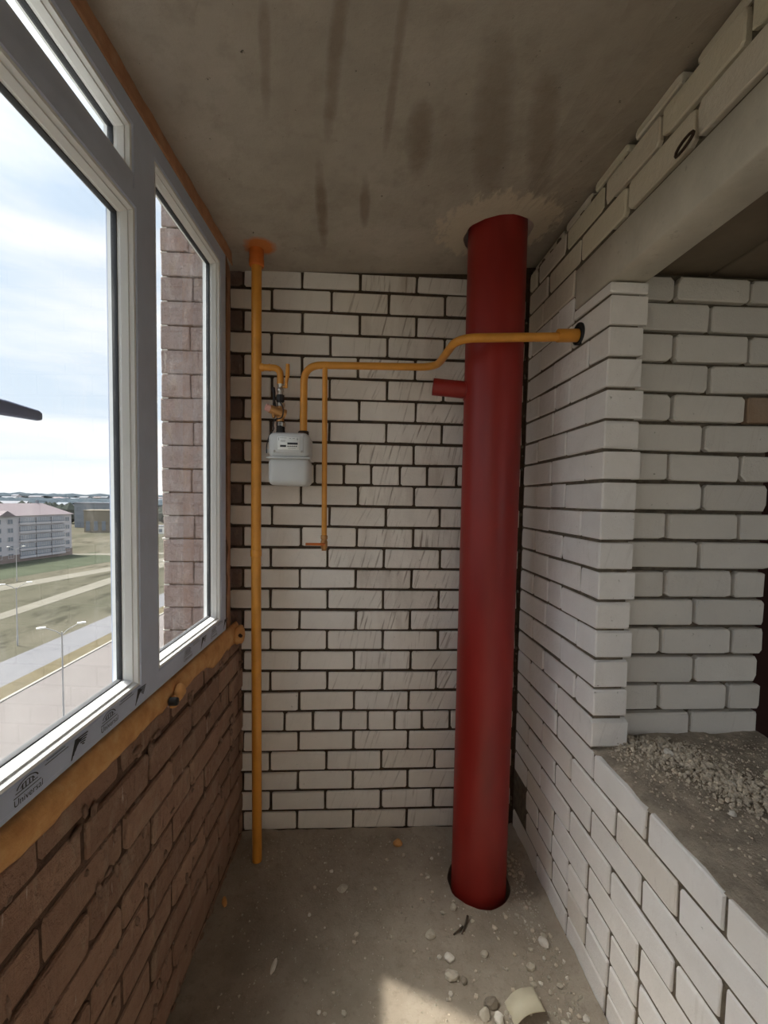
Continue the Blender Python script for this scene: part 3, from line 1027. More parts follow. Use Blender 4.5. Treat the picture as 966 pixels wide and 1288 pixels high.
tm = text_mesh('Universal', 0.017)
emb = MB()
for rr, w_ in ((0.020, 0.0022), (0.013, 0.0016)):
    n = 14
    vs = []; fs = []
    for i in range(n + 1):
        a = math.pi * (0.08 + 0.84 * i / n)
        for q in (rr, rr - w_):
            vs.append((math.cos(a) * q * 1.25, math.sin(a) * q * 0.75, 0))
    for i in range(n):
        fs.append((2 * i, 2 * i + 1, 2 * i + 3, 2 * i + 2))
    emb.add(vs, fs)
for dx_ in (-0.011, -0.004, 0.004, 0.011):
    emb.add([(dx_ - .0012, -0.001, 0), (dx_ + .0012, -0.001, 0), (dx_ + .0012, 0.008, 0), (dx_ - .0012, 0.008, 0)], [(0, 1, 2, 3)])
emb_me = emb.mesh('printed_emblem')
tri = MB()
for q in range(5):
    a = 0.005 * q
    x0, x1 = -0.026 + a, 0.026 - a * 0.55
    tri.add([(x0, -0.018 + a * 1.3, 0), (x0 + 0.004, -0.018 + a * 1.3, 0), (x0 + 0.018, 0.016 - a * .3, 0), (x0 + 0.013, 0.018 - a * .3, 0)], [(0, 1, 2, 3)])
    tri.add([(x0 + 0.013, 0.018 - a * .9, 0), (x0 + 0.013, 0.0155 - a * .9, 0), (x1, 0.0135 - a * .9, 0), (x1, 0.016 - a * .9, 0)], [(0, 1, 2, 3)])
tri_me = tri.mesh('printed_stripes')
lines = MB()
for q, (l0, l1) in enumerate(((-0.03, 0.03), (-0.026, 0.022))):
    lines.add([(l0, q * .006, 0), (l1, q * .006, 0), (l1, q * .006 + .0015, 0), (l0, q * .006 + .0015, 0)], [(0, 1, 2, 3)])
lines_me = lines.mesh('printed_lines')
for (wn, ys) in ((w1, (-1.275, -1.045, -1.48)), (w2, (-0.60, -0.37)), (w3, (-1.70, -1.93))):
    for yy in ys:
        if wn is w1 and yy < -1.44: continue
        px_, dz = (0.0146, 0.0095) if wn is w1 else (0.0006, -0.002)
        print_at(wn, emb_me, yy + 0.004, 1.0805 + dz, px_, 'printed_emblem')
        print_at(wn, tm, yy + 0.006, 1.0635 + dz, px_)
        print_at(wn, lines_me, yy + 0.004, 1.0725 + dz, px_, 'printed_lines')
        print_at(wn, tri_me, yy + 0.135, 1.0735 + dz, px_, 'printed_stripes')
        print_at(wn, lines_me, yy + 0.073, 1.0885 + dz, px_, 'printed_lines')

# foam seals
def foam_strip(name, label, p0, p1, width_dir, w, bulge, seed, mat='foam', xoff=-0.012):
    """half-round irregular bead from p0 to p1 in the window plane, local coordinates"""
    Rr = random.Random(seed)
    p0, p1 = Vector(p0), Vector(p1)
    wd = Vector(width_dir)
    n = max(8, int((p1 - p0).length / 0.02))
    m = 9
    vs = []
    for i in range(n + 1):
        t = i / n
        c = p0.lerp(p1, t)
        ww = w(t) if callable(w) else w
        e0 = 0.006 * mnoise.noise((i * 0.23, seed, 0.4)) + 0.006 * mnoise.noise((i * 0.7, seed, 9.4))
        for j in range(m):
            s = j / (m - 1)
            q = c + wd * (s * (ww + e0 * (1 if s > 0.5 else 0)))
            q.x += bulge * (math.sin(math.pi * s) ** 0.6) * (0.8 + 0.35 * mnoise.noise((i * 0.3, s * 2, seed))) + xoff * (1 if s > 0.3 else s / 0.3)
            vs.append(q)
    fs = [(i * m + j, i * m + j + 1, (i + 1) * m + j + 1, (i + 1) * m + j) for i in range(n) for j in range(m - 1)]
    for q in (0, n):
        fs.append(tuple(range(q * m, q * m + m)))
    fs += [(i * m, (i + 1) * m, (i + 1) * m + m - 1, i * m + m - 1) for i in range(n)]
    o = MB().add(vs, fs, True).build(name, MAT[mat])
    o.location = WL; o.rotation_euler = (0, 0, PH)
    tag(o, label, kind='structure')
    return o


def wfoam(t):
    y = FRONT * (1 - t) + (-0.12) * t
    v = 0.072 if y < -0.62 else 0.069
    if -0.47 < y < -0.24: v += 0.028 * math.sin((y + 0.47) / 0.23 * math.pi) ** 0.5
    if y > -0.24: v += 0.02
    return v


f1 = foam_strip('trim_1', 'orange foam bead sealing the sill below the frame', (0, FRONT, 1.044), (0, -0.10, 1.044), (0, 0, -1), wfoam, 0.012, 1, 'foam', 0.006)
f2 = foam_strip('trim_2', 'brownish foam strip between the frame and the end wall', (-0.004, -0.234, 0.99), (-0.004, -0.234, 2.56), (-0.17, 1, 0), 0.225, 0.008, 2, 'foam_dull')
f3 = foam_strip('trim_3', 'brown foam seal between the frame and the ceiling', (0.0, FRONT, 2.526), (0.0, -0.15, 2.526), (0.02, 0, 1), 0.075, 0.014, 3, 'foam_dull')
# round foam lumps over the anchors
def lump(parent, y, z, r, seed, x=0.008):
    bm = bmesh.new()
    bmesh.ops.create_uvsphere(bm, u_segments=16, v_segments=10, radius=1)
    for v in bm.verts:
        n_ = 1 + 0.22 * mnoise.noise(v.co * 1.6 + Vector((seed, 0, 0)))
        v.co = Vector((x + v.co.x * r * 0.62 * n_, y + v.co.y * r * n_, z + v.co.z * r * n_))
    return MB().bm(bm, True).build('foam_lump', MAT['foam'], parent)


lump(f1, -0.135, 0.993, 0.040, 3, 0.024)
lump(f1, -0.715, 1.002, 0.024, 5, 0.026)
lump(f1, -0.745, 0.985, 0.018, 6, 0.022)
sc = MB(); sc.lathe([(0.0, 0.026), (0.011, 0.026), (0.012, 0.020), (0.012, 0.004)], (0, 0, 0), 'x', 14)
sc.add([(0.0265, -0.008, -0.0015), (0.0265, 0.008, -0.0015), (0.0265, 0.008, 0.0015), (0.0265, -0.008, 0.0015)], [(0, 1, 2, 3)])
a1 = link('anchor_bolt', sc.mesh('anchor_bolt'), MAT['rubber'], f1, (0.016, -0.765, 0.996))
a2 = link('anchor_screw', sc.mesh('anchor_screw'), MAT['wire'], f1, (0.030, -0.158, 1.0), (0, 0, math.radians(-50))); a2.scale = (0.9, 0.6, 0.6)

# ------------------------------------------------------------------ red flue pipe
flue = tag(empty('flue_pipe', (0.790, -0.285, 0)), 'large dark red steel pipe rising from floor to ceiling in the corner', 'pipe')
pr = []
for z_ in (-0.14, 0.4, 0.9, 1.4, 1.9, 2.4, 2.78):
    pr.append((0.112, z_))
MB().lathe(pr, (0, 0, 0), 'z', 56).build('pipe_body', MAT['red'], flue)
st = MB()
dirs = Vector((-0.98, 0.10, 0.10)).normalized()
p0 = dirs * 0.09 + Vector((0, 0, 2.013)); p1 = dirs * 0.238 + Vector((0, 0, 2.013))
st.tube([p0, p1], 0.0335, 20, caps=False)
st.tube([p1, p0], 0.030, 20, caps=False)
# rim of the open end
n = 20
u_ = Vector((0, 0, 1)); w_ = dirs.cross(u_)
vs = [p1 + (u_ * math.cos(2 * math.pi * j / n) + w_ * math.sin(2 * math.pi * j / n)) * rr for rr in (0.0335, 0.030) for j in range(n)]
st.add(vs, [(j, (j + 1) % n, n + (j + 1) % n, n + j) for j in range(n)])
st.build('stub_branch', MAT['red'], flue)
wl = MB()
pts = []
for j in range(25):
    a = 2 * math.pi * j / 24
    q = (u_ * math.cos(a) + w_ * math.sin(a)) * 0.0355
    # push on to the pipe's surface
    base = Vector((dirs.x, dirs.y, 0)) * math.sqrt(max(0.0, 0.112 ** 2 - (q - u_ * q.z).length ** 2)) + q + Vector((0, 0, 2.022))
    pts.append(base)
wl.tube(pts, 0.004, 6, caps=False)
wl.build('weld_seam', MAT['red'], flue)

# ------------------------------------------------------------------ gas pipes
riser = tag(empty('gas_riser', (-0.160, -0.165, 0)), 'tall yellow gas riser standing near the window wall', 'pipe')
MB().tube([(0.005, 0.005, -0.02), (0.0, 0.0, 1.0), (-0.002, 0, 1.36), (-0.003, 0.0, 2.70)], 0.0205, 20).build('pipe_body', MAT['yellow'], riser)
MB().lathe([(0.0212, 1.335), (0.0232, 1.338), (0.0232, 1.362), (0.0212, 1.365)], (-0.002, 0, 0), 'z', 20).build('joint_collar', MAT['yellow'], riser)
MB().lathe([(0.0205, 2.522), (0.0285, 2.523), (0.030, 2.526), (0.030, 2.548), (0.029, 2.552), (0.029, 2.62)], (-0.003, 0, 0), 'z', 22).build('ceiling_sleeve', MAT['orange'], riser)
br = MB()
br.tube(fillet([(0.012, -0.004, 2.118), (0.096, -0.004, 2.118), (0.096, -0.004, 2.052)], 0.042, 8), 0.0135, 16)
br.tube([(0.018, -0.004, 2.118), (0.026, -0.004, 2.118)], 0.0165, 16)
br.tube([(0.050, -0.004, 2.118), (0.055, -0.004, 2.118)], 0.0150, 16)
br.build('branch_elbow', MAT['yellow'], riser)

VX, VY = -0.064, -0.169
valve = tag(empty('gas_valve', (VX, VY, 1.935)), 'brass gas valve with upright yellow lever below the riser branch', 'valve')
vb = MB()
vb.lathe([(0.010, 0.128), (0.0125, 0.126), (0.0125, 0.112), (0.0105, 0.110), (0.0105, 0.100), (0.0145, 0.098), (0.0145, 0.086), (0.011, 0.084), (0.011, 0.072)], (0, 0, 0), 'z', 16)
vb.build('valve_body', MAT['steel'], valve)
MB().lathe([(0.012, 0.074), (0.0165, 0.072), (0.0165, 0.046), (0.013, 0.044), (0.012, 0.02)], (0, 0, 0), 'z', 8, False).build('black_coupling', MAT['rubber'], valve)
lv = MB()
lv.tube([(0.012, -0.002, 0.106), (0.028, -0.010, 0.106)], 0.006, 10)
lvo = lv.build('valve_stem', MAT['brass'], valve)
lh = MB()
lh.bbox(0.020, 0.032, -0.016, -0.011, 0.098, 0.128, 0.002, 1)
lh.tube([(0.026, -0.0135, 0.12), (0.031, -0.0135, 0.150), (0.032, -0.0135, 0.195)], [0.006, 0.0085, 0.008], 10)
lh.build('valve_lever', MAT['yellow'], lvo)
# solenoid shut-off below: brass body lying across with a pink plastic cap
so = tag(empty('solenoid_valve', (VX, VY, 1.93)), 'brass solenoid valve with a pale pink cap pointing at the riser', 'valve')
sb = MB()
sb.tube([(0.018, 0.004, -0.002), (-0.038, -0.026, 0.016)], [0.022, 0.0165], 16)
sb.tube([(0, 0, 0.03), (0, 0, -0.035)], 0.0155, 14)
sb.bbox(-0.03, -0.018, -0.028, -0.006, -0.02, 0.02, 0.003, 1)
sbo = sb.build('valve_body', MAT['brass'], so)
MB().tube([(-0.036, -0.025, 0.0155), (-0.053, -0.034, 0.021)], [0.0145, 0.0135], 16).build('end_cap', MAT['pink'], so)
MB().lathe([(0.013, -0.034), (0.019, -0.036), (0.019, -0.050), (0.0135, -0.054)], (0.004, 0, 0), 'z', 6, False).build('hex_nut', MAT['steel'], so)
MB().lathe([(0.011, 0.030), (0.017, 0.032), (0.017, 0.044), (0.011, 0.046)], (0.002, 0, 0), 'z', 6, False).build('hex_nut', MAT['steel'], so)
# ribbed black inlet hose
hose = tag(empty('inlet_hose', (VX, VY, 1.86)), 'short ribbed black rubber hose entering the meter top', 'hose')
hb = MB()
prof = [(0.014, 0.022)]
for q in range(9):
    zz = 0.018 - q * 0.0052
    prof += [(0.0185, zz), (0.0155, zz - 0.0028)]
prof += [(0.019, -0.030), (0.026, -0.033), (0.026, -0.040)]
hb.lathe(prof, (0.002, 0, 0.018), 'z', 18)
hb.build('hose_body', MAT['rubber'], hose)
# signal cable looping down from the solenoid
cab = MB()
cp = [(-0.085, -0.205, 1.965), (-0.080, -0.19, 1.985), (-0.062, -0.205, 1.975), (-0.046, -0.205, 1.945), (-0.052, -0.205, 1.91), (-0.078, -0.21, 1.90), (-0.086, -0.2, 1.88), (-0.085, -0.2, 1.862), (-0.100, -0.2, 1.84), (-0.112, -0.2, 1.80), (-0.113, -0.2, 1.765)]
sm = []
for i in range(len(cp) - 1):
    a = Vector(cp[max(0, i - 1)]); b_ = Vector(cp[i]); c_ = Vector(cp[i + 1]); d_ = Vector(cp[min(len(cp) - 1, i + 2)])
    for q in range(5):
        t = q / 5
        sm.append(0.5 * ((2 * b_) + (c_ - a) * t + (2 * a - 5 * b_ + 4 * c_ - d_) * t * t + (3 * b_ - a - 3 * c_ + d_) * t ** 3))
sm.append(Vector(cp[-1]))
cab.tube(sm, 0.0025, 8)
tag(cab.build('signal_cable', MAT['rubber']), 'thin black signal cable curling round the valve to the meter', 'cable')
MB_ = MB()
MB_.tube([(-0.098, -0.15, 2.04), (-0.092, -0.155, 2.02), (-0.091, -0.16, 1.985), (-0.088, -0.165, 1.96)], [0.009, 0.006, 0.0055, 0.008], 10)
tag(MB_.build('black_strap', MAT['rubber']), 'dark rubber strap hanging beside the brass gas valve', 'strap')

# ------------------------------------------------------------------ gas meter
meter = tag(empty('gas_meter', (-0.020, -0.152, 1.635)), 'pale grey box gas meter hanging on the white brick wall', 'meter')


def shell(x0, x1, y0, y1, z0, z1, b):
    return MB().bbox(x0, x1, y0, y1, z0, z1, b, 4)


shell(-0.082, 0.082, -0.080, 0.082, 0.0, 0.112, 0.022).build('lower_shell', MAT['meter'], meter)
up = shell(-0.083, 0.083, -0.081, 0.083, 0.108, 0.214, 0.026)
up.bbox(-0.062, 0.062, -0.084, -0.05, 0.128, 0.206, 0.006, 2)
up.build('upper_shell', MAT['meter'], meter)
MB().bbox(-0.088, 0.088, -0.086, 0.088, 0.1065, 0.1135, 0.003, 2).build('seam_flange', MAT['meter'], meter)
MB().bbox(-0.102, -0.078, -0.03, -0.01, 0.132, 0.150, 0.004, 2).build('seal_lug', MAT['meter'], meter)
lab = MB().bbox(-0.043, 0.045, -0.0865, -0.082, 0.142, 0.194, 0.001, 1).build('label_plate', MAT['label'], meter)
ct = MB()
Y_ = -0.0871


def bar(mb, x0, x1, z0, z1, y=Y_):
    mb.add([(x0, y, z0), (x1, y, z0), (x1, y, z1), (x0, y, z1)], [(0, 1, 2, 3)])


bar(ct, -0.032, -0.008, 0.1525, 0.1605)
bar(ct, -0.003, 0.038, 0.1625, 0.1705)
ct.build('counter_window', MAT['ink'], lab)
fine = MB()
for (x0, x1, z_) in ((-0.034, -0.006, 0.1875), (-0.030, -0.010, 0.178), (-0.030, -0.012, 0.174), (0.004, 0.012, 0.186), (0.018, 0.026, 0.186), (0.0335, 0.040, 0.184), (-0.004, 0.036, 0.1545), (0.0, 0.03, 0.147)):
    bar(fine, x0, x1, z_, z_ + 0.0011)
for x_ in (-0.038, 0.036): bar(fine, x_, x_ + 0.0012, 0.178, 0.19)
for q in range(5): bar(fine, -0.002 + q * 0.008, -0.002 + q * 0.008 + 0.004, 0.1535, 0.158)
fine.build('fine_print', MAT['ink'], lab)
for sxn in (-0.055, 0.052):
    MB().lathe([(0.0, 0.0875), (0.004, 0.0875), (0.005, 0.084), (0.005, 0.08)], (sxn, 0, 0.136), 'y', 10).build('seal_screw', MAT['steel'], meter)
MB().lathe([(0.014, 0.21), (0.020, 0.212), (0.020, 0.222), (0.015, 0.224)], (-0.042, -0.016, 0), 'z', 8, False).build('inlet_nut', MAT['rubber'], meter)
MB().lathe([(0.014, 0.21), (0.021, 0.212), (0.0225, 0.216), (0.0225, 0.226), (0.0205, 0.230), (0.015, 0.230)], (0.050, 0.002, 0), 'z', 8, False).build('outlet_nut', MAT['wire'], meter)

outp = tag(empty('gas_outlet_pipe', (0.030, -0.150, 1.86)), 'yellow gas pipe bending from the meter across the red pipe into the right wall', 'pipe')
ox, oy, oz = 0.030, -0.150, 1.86
Zr = 2.147
path = [(0.030, -0.150, 1.855), (0.030, -0.150, Zr - 0.008), (0.585, -0.150, Zr), (0.600, -0.478, Zr + 0.004), (1.09, -0.474, Zr + 0.028)]
f0 = fillet(path[:3], 0.075, 10)[:-1]
f1_ = fillet(path[1:], 0.075, 10)[1:]
pp = [Vector(p) - Vector((ox, oy, oz)) for p in f0 + f1_]
MB().tube(pp, 0.0152, 18).build('pipe_body', MAT['yellow'], outp)
MB().tube([Vector((0.958, -0.476, Zr + 0.026)) - Vector((ox, oy, oz)), Vector((1.03, -0.473, Zr + 0.030)) - Vector((ox, oy, oz))], 0.0225, 18, True).build('wall_sleeve', MAT['yellow'], outp)
dx_, dz_ = 0.117 - ox, None
MB().tube([(dx_, 0.0, Zr - 0.004 - oz), (dx_ + 0.004, 0.002, 1.425 - oz)], 0.0112, 14).build('drop_pipe', MAT['yellow'], outp)
dv = MB()
dv.lathe([(0.0115, 1.428), (0.0145, 1.426), (0.0145, 1.412), (0.012, 1.410), (0.012, 1.404), (0.0145, 1.402), (0.0145, 1.376), (0.011, 1.372), (0.011, 1.362), (0.0, 1.362)], (dx_ + 0.004, 0.002, -oz), 'z', 12)
dvo = dv.build('drop_valve', MAT['brass'], outp)
lv = MB()
lv.tube([(dx_ + 0.004, -0.010, 1.392 - oz), (dx_ + 0.004, -0.026, 1.392 - oz)], 0.005, 8)
lv.bbox(dx_ - 0.072, dx_ + 0.008, -0.028, -0.022, 1.386 - oz, 1.397 - oz, 0.002, 1)
lv.build('valve_lever', MAT['orange'], dvo)

# sleeve hole where the pipe enters the right wall: its shaded inside painted as a flat dark disc
hm = MB()
hm.lathe([(0.0335, -0.003), (0.038, -0.003), (0.038, 0.01)], (0, 0, 0), 'x', 22)
hm.lathe([(0.0, 0.0005), (0.0335, 0.0005), (0.0335, -0.003)], (0, 0, 0), 'x', 22)
ho = link('painted_wall_hole', hm.mesh('painted_wall_hole'), MAT['dark'], wall_right, (-0.0035, -0.474, 2.182))

# wire loop over the lintel
wlp = MB()
wp = [Vector((XR - 0.004, -1.02, 2.426))]
for j in range(15):
    a = math.pi * (-0.1 + 1.9 * j / 14)
    wp.append(Vector((XR - 0.012 - 0.008 * math.sin(a / 2), -0.975 + 0.034 * math.cos(a), 2.438 + 0.010 * math.sin(a) + 0.25 * (0.034 * math.cos(a)) * -0.2)))
wp.append(Vector((XR - 0.002, -0.945, 2.428)))
wlp.tube(wp[1:-1], 0.0035, 8)
tag(wlp.build('wire_loop', MAT['wire']), 'rusty lifting loop of wire above the concrete lintel', 'wire')


# ------------------------------------------------------------------ debris
def chip_mesh(name, seed, sx_=1, sy_=1, sz_=1, sub=1):
    Rr = random.Random(seed)
    bm = bmesh.new()
    bmesh.ops.create_icosphere(bm, subdivisions=sub, radius=1.0)
    off = Vector((Rr.uniform(0, 50), Rr.uniform(0, 50), 0))
    for v in bm.verts:
        v.co *= 1 + 0.45 * mnoise.noise(v.co * 0.9 + off)
        v.co = Vector((v.co.x * sx_, v.co.y * sy_, max(-0.4, v.co.z) * sz_))
    mb = MB(); mb.bm(bm, False)
    return mb.mesh(name)


def chip(name, label, cat, x, y, z, sx_, sy_, sz_, mat, seed, rz=0.0, group=None, sub=2):
    me = chip_mesh(name, seed, sx_, sy_, sz_, sub)
    o = link(name, me, MAT[mat], None, (x, y, z + 0.38 * sz_), (0, 0, rz))
    return tag(o, label, cat, group)


FL = 0.0
chip('silicate_shard', 'long white splinter lying alone on the dark floor', 'shard', -0.002, -0.606, FL, 0.008, 0.026, 0.007, 'stone_white', 21, -0.15)
chip('foam_crumb', 'small yellow foam crumb at the foot of the brown parapet', 'foam', -0.236, -0.362, FL, 0.010, 0.022, 0.010, 'foam', 22, 0.3)
chip('foam_crumb', 'orange foam crumb on the floor near the back wall', 'foam', 0.468, -0.092, FL, 0.024, 0.020, 0.014, 'foam', 23, 0.2)
chip('concrete_chip', 'pale oval stone chip, upper of two in front of the red pipe', 'stone', 0.599, -0.600, FL, 0.019, 0.016, 0.010, 'stone_white', 24, -0.7)
chip('concrete_chip', 'rounded grey chip lying just below the pale oval one', 'stone', 0.593, -0.655, FL, 0.022, 0.018, 0.014, 'stone', 25, -0.4)
chip('concrete_chip', 'small dark chip beside the rounded grey one', 'stone', 0.632, -0.672, FL, 0.011, 0.013, 0.010, 'stone_dark', 26)
chip('concrete_chip', 'angular pale chip beside the right wall foot', 'stone', 0.949, -0.560, FL, 0.019, 0.020, 0.015, 'stone_white', 27, 0.4)
chip('concrete_chip', 'flat grey chip alone in the middle of the floor', 'stone', 0.222, -0.314, FL, 0.021, 0.018, 0.008, 'stone', 28, 0.3)
chip('concrete_chip', 'stubby grey chip left of the two sticks', 'stone', 0.545, -0.520, FL, 0.017, 0.016, 0.014, 'stone', 29)
chip('concrete_chip', 'upright grey chip at the rim of the floor hole', 'stone', 0.655, -0.415, FL, 0.013, 0.012, 0.014, 'stone', 30)
chip('concrete_chip', 'knobbly chip midway between pipe foot and curved sheet', 'stone', 0.725, -0.590, FL, 0.013, 0.012, 0.010, 'stone', 31)
chip('concrete_chip', 'greyish double chip right of the floor centre', 'stone', 0.870, -0.640, FL, 0.017, 0.013, 0.012, 'stone', 32, 0.6)
# mortar lumps beside the curved sheet
for q, (x, y, s, lb) in enumerate(((0.70, -0.742, 0.022, 'dark jagged mortar lump touching the curved sheet'), (0.672, -0.770, 0.018, 'grey mortar lump left of the curved sheet'), (0.712, -0.782, 0.020, 'pale broken mortar lump at the lower frame edge'))):
    chip('mortar_lump', lb, 'stone', x, y, FL, s, s * 0.8, s * 0.7, ('stone_dark', 'stone', 'stone_white')[q], 40 + q, q)
# curved cream sheet
sh = MB()
n = 12
vs = []
for th in (0, 0.004):
    for i in range(n + 1):
        t = i / n
        x = 0.008 + 0.092 * t - 0.008 * math.exp(-t * 6)
        zz = 0.036 * (1 - (1 - t) ** 4) - 0.010 * t * t
        for yy in (-0.034, 0.034):
            vs.append((x - 0.05, yy, zz + th * (1 if t > 0.1 else 0.3)))
m2 = (n + 1) * 2
fs = []
for i in range(n):
    a = 2 * i
    fs += [(a, a + 2, a + 3, a + 1), (m2 + a, m2 + a + 1, m2 + a + 3, m2 + a + 2), (a, m2 + a, m2 + a + 2, a + 2), (a + 1, a + 3, m2 + a + 3, m2 + a + 1)]
fs += [(0, 1, m2 + 1, m2), (2 * n, m2 + 2 * n, m2 + 2 * n + 1, 2 * n + 1)]
sh.add(vs, fs, True)
o = sh.build('curved_sheet', MAT['card'], None, (0.800, -0.762, 0.0), (0, 0, 0.16))
tag(o, 'cream coloured bent sheet of plastic on the floor by the right wall', 'sheet')
# two sticks
for (a, b_, lb) in (((0.700, -0.452, 0.006), (0.662, -0.520, 0.006), 'longer dark twig on the floor in front of the red pipe'), ((0.672, -0.492, 0.005), (0.632, -0.520, 0.005), 'shorter dark twig crossing behind the longer one')):
    tag(MB().tube([a, Vector(a).lerp(Vector(b_), .5) + Vector((0.003, 0, 0.002)), b_], [0.004, 0.0035, 0.0025], 7).build('twig', MAT['wood']), lb, 'twig')
# counted crumbs, nearest ones
Rc = random.Random(77)
cm_ = [chip_mesh('mortar_crumb', 100 + i, 1, 0.85, 0.7, 1) for i in range(6)]
mats_c = ['stone', 'stone', 'rubble', 'stone_white', 'stone', 'rubble']
for me, mn in zip(cm_, mats_c): me.materials.append(MAT[mn])
taken = [(0.790, -0.297, 0.15)]
for i in range(240):
    for tr_ in range(20):
        u = Rc.random()
        if u < 0.35: x, y = Rc.uniform(0.55, 0.98), Rc.uniform(-0.85, -0.05)
        elif u < 0.65: x, y = Rc.gauss(0.96, 0.035), Rc.uniform(-1.2, -0.1)
        else: x, y = Rc.uniform(0.05, 1.0), Rc.uniform(-1.1, -0.03)
        if x > 1.0 or x < -0.2: continue
        if math.hypot(x - .785, y + .297) < 0.145: continue
        break
    s = Rc.uniform(0.0035, 0.0095) * (1.5 if Rc.random() < 0.1 else 1)
    ci = Rc.randrange(6)
    hue = ('grey', 'grey', 'buff', 'white', 'grey', 'buff')[ci]
    where = 'along the foot of the right wall' if x > 0.9 else 'around the foot of the red pipe' if math.hypot(x - .785, y + .297) < 0.28 else 'near the cream sheet' if x > 0.6 else 'on the open floor left of the red pipe'
    o = bpy.data.objects.new('mortar_crumb', cm_[ci])
    COL.objects.link(o)
    o.location = (x, y, s * 0.25); o.scale = (s, s, s); o.rotation_euler = (0, 0, Rc.uniform(0, 6.28))
    tag(o, 'tiny %s mortar crumb lying %s' % (hue, where), 'crumb', '%s mortar crumbs %s' % (hue, where))
# fine grit nobody could count
grit = MB()
for i in range(4200):
    u = Rc.random()
    if u < 0.5: x, y = min(1.03, 1.03 - abs(Rc.gauss(0, 0.085))), Rc.uniform(-1.4, -0.02)
    elif u < 0.55: x, y = Rc.uniform(-0.15, 1.0), min(-0.01, Rc.gauss(-0.05, 0.05))
    else: x, y = Rc.uniform(-0.22, 1.0), Rc.uniform(-1.4, -0.02)
    if math.hypot(x - .785, y + .297) < 0.135: continue
    s = 0.001 + 0.005 * Rc.random() ** 2.5
    a = Rc.uniform(0, 6.28)
    vs = [(x + s * math.cos(a + q * 2.09), y + s * math.sin(a + q * 2.09), 0) for q in range(3)] + [(x + Rc.uniform(-s, s) * .3, y, s * 1.1)]
    grit.add(vs, [(0, 1, 3), (1, 2, 3), (2, 0, 3)])
tag(grit.build('floor_grit', MAT['stone']), 'fine mortar grit strewn over the concrete floor', 'grit', kind='stuff')
# dust bank along the wall feet
vs, fs = [], []
n = 60
bank = MB()
for (axis, lo, hi) in (('b', -0.26, 1.03), ('r', -1.6, -0.0)):
    vs = []
    for i in range(n + 1):
        t = lo + (hi - lo) * i / n
        w_ = (0.05 if axis == 'b' else 0.065) + 0.03 * mnoise.noise((t * 7, 0, 5.0)) + 0.012 * mnoise.noise((t * 31, 0, 5.0)); h_ = (0.014 if axis == 'b' else 0.024) + 0.012 * mnoise.noise((t * 9, 3, 1.0))
        for q in range(5):
            s = q / 4
            zz = h_ * (1 - s) ** 1.6 * (1 + 0.3 * mnoise.noise((t * 30, s * 5, 0))) - 0.001
            vs.append((t, -0.002 - w_ * s, zz) if axis == 'b' else (XR - 0.002 - w_ * s, t, zz))
    bank.add(vs, [(i * 5 + q, i * 5 + q + 1, (i + 1) * 5 + q + 1, (i + 1) * 5 + q) for i in range(n) for q in range(4)], True)
tag(bank.build('dust_bank', MAT['floor']), 'bank of swept dust along the foot of the walls', 'dust', kind='stuff')

# rubble on the sill
rub = MB()
protos = []
for q in range(10):
    bm = bmesh.new(); bmesh.ops.create_icosphere(bm, subdivisions=1, radius=1.0)
    off = Vector((q * 7.1, 2, 0))
    for v in bm.verts: v.co *= 1 + 0.5 * mnoise.noise(v.co * 0.9 + off)
    bm.verts.index_update()
    protos.append(([v.co.copy() for v in bm.verts], [[v.index for v in f.verts] for f in bm.faces])); bm.free()
cnt = 0
while cnt < 5200:
    x = Rc.uniform(1.075, 1.64)
    y = -0.61 - abs(Rc.gauss(0, 0.30)) - 0.06 * Rc.random()
    # a ridge of coarse rubble running from the jamb towards the camera on the inner side
    ridge = math.exp(-((x - (1.22 - 0.55 * (y + 0.66))) / 0.11) ** 2)
    if Rc.random() > 0.18 + 0.82 * ridge: continue
    if y < FRONT + 0.1: continue
    s = (0.0012 + 0.0062 * Rc.random() ** 3.0) * (0.55 + 0.65 * ridge)
    z_ = bed_z(x, y) + s * 0.3 + ridge * Rc.random() * 0.008
    vs, fs = protos[Rc.randrange(10)]
    mm = Matrix.Rotation(Rc.uniform(0, 6.28), 3, 'Z') @ Matrix.Rotation(Rc.uniform(0, 6.28), 3, 'X')
    rub.add([(mm @ v) * s + Vector((x, y, z_)) for v in vs], fs)
    cnt += 1
tag(rub.build('rubble', MAT['rubble']), 'loose mortar rubble heaped on the window sill by the jamb', 'rubble', kind='stuff')
for q, (x, y, s, mn, lb) in enumerate(((1.475, -0.845, 0.020, 'card', 'pale yellowish stone standing out on the sill rubble'), (1.245, -0.735, 0.016, 'stone_white', 'whitest lump on the sill rubble nearest the jamb'),
                                        (1.33, -0.87, 0.013, 'stone_white', 'flat white chip in the middle of the sill rubble'), (1.24, -0.975, 0.010, 'stone_white', 'small white chip on the bare mortar of the sill'))):
    chip('stone_lump', lb, 'stone', x, y, bed_z(x, y) + 0.004, s, s * 0.8, s * 0.75, mn, 60 + q, q * 1.1)

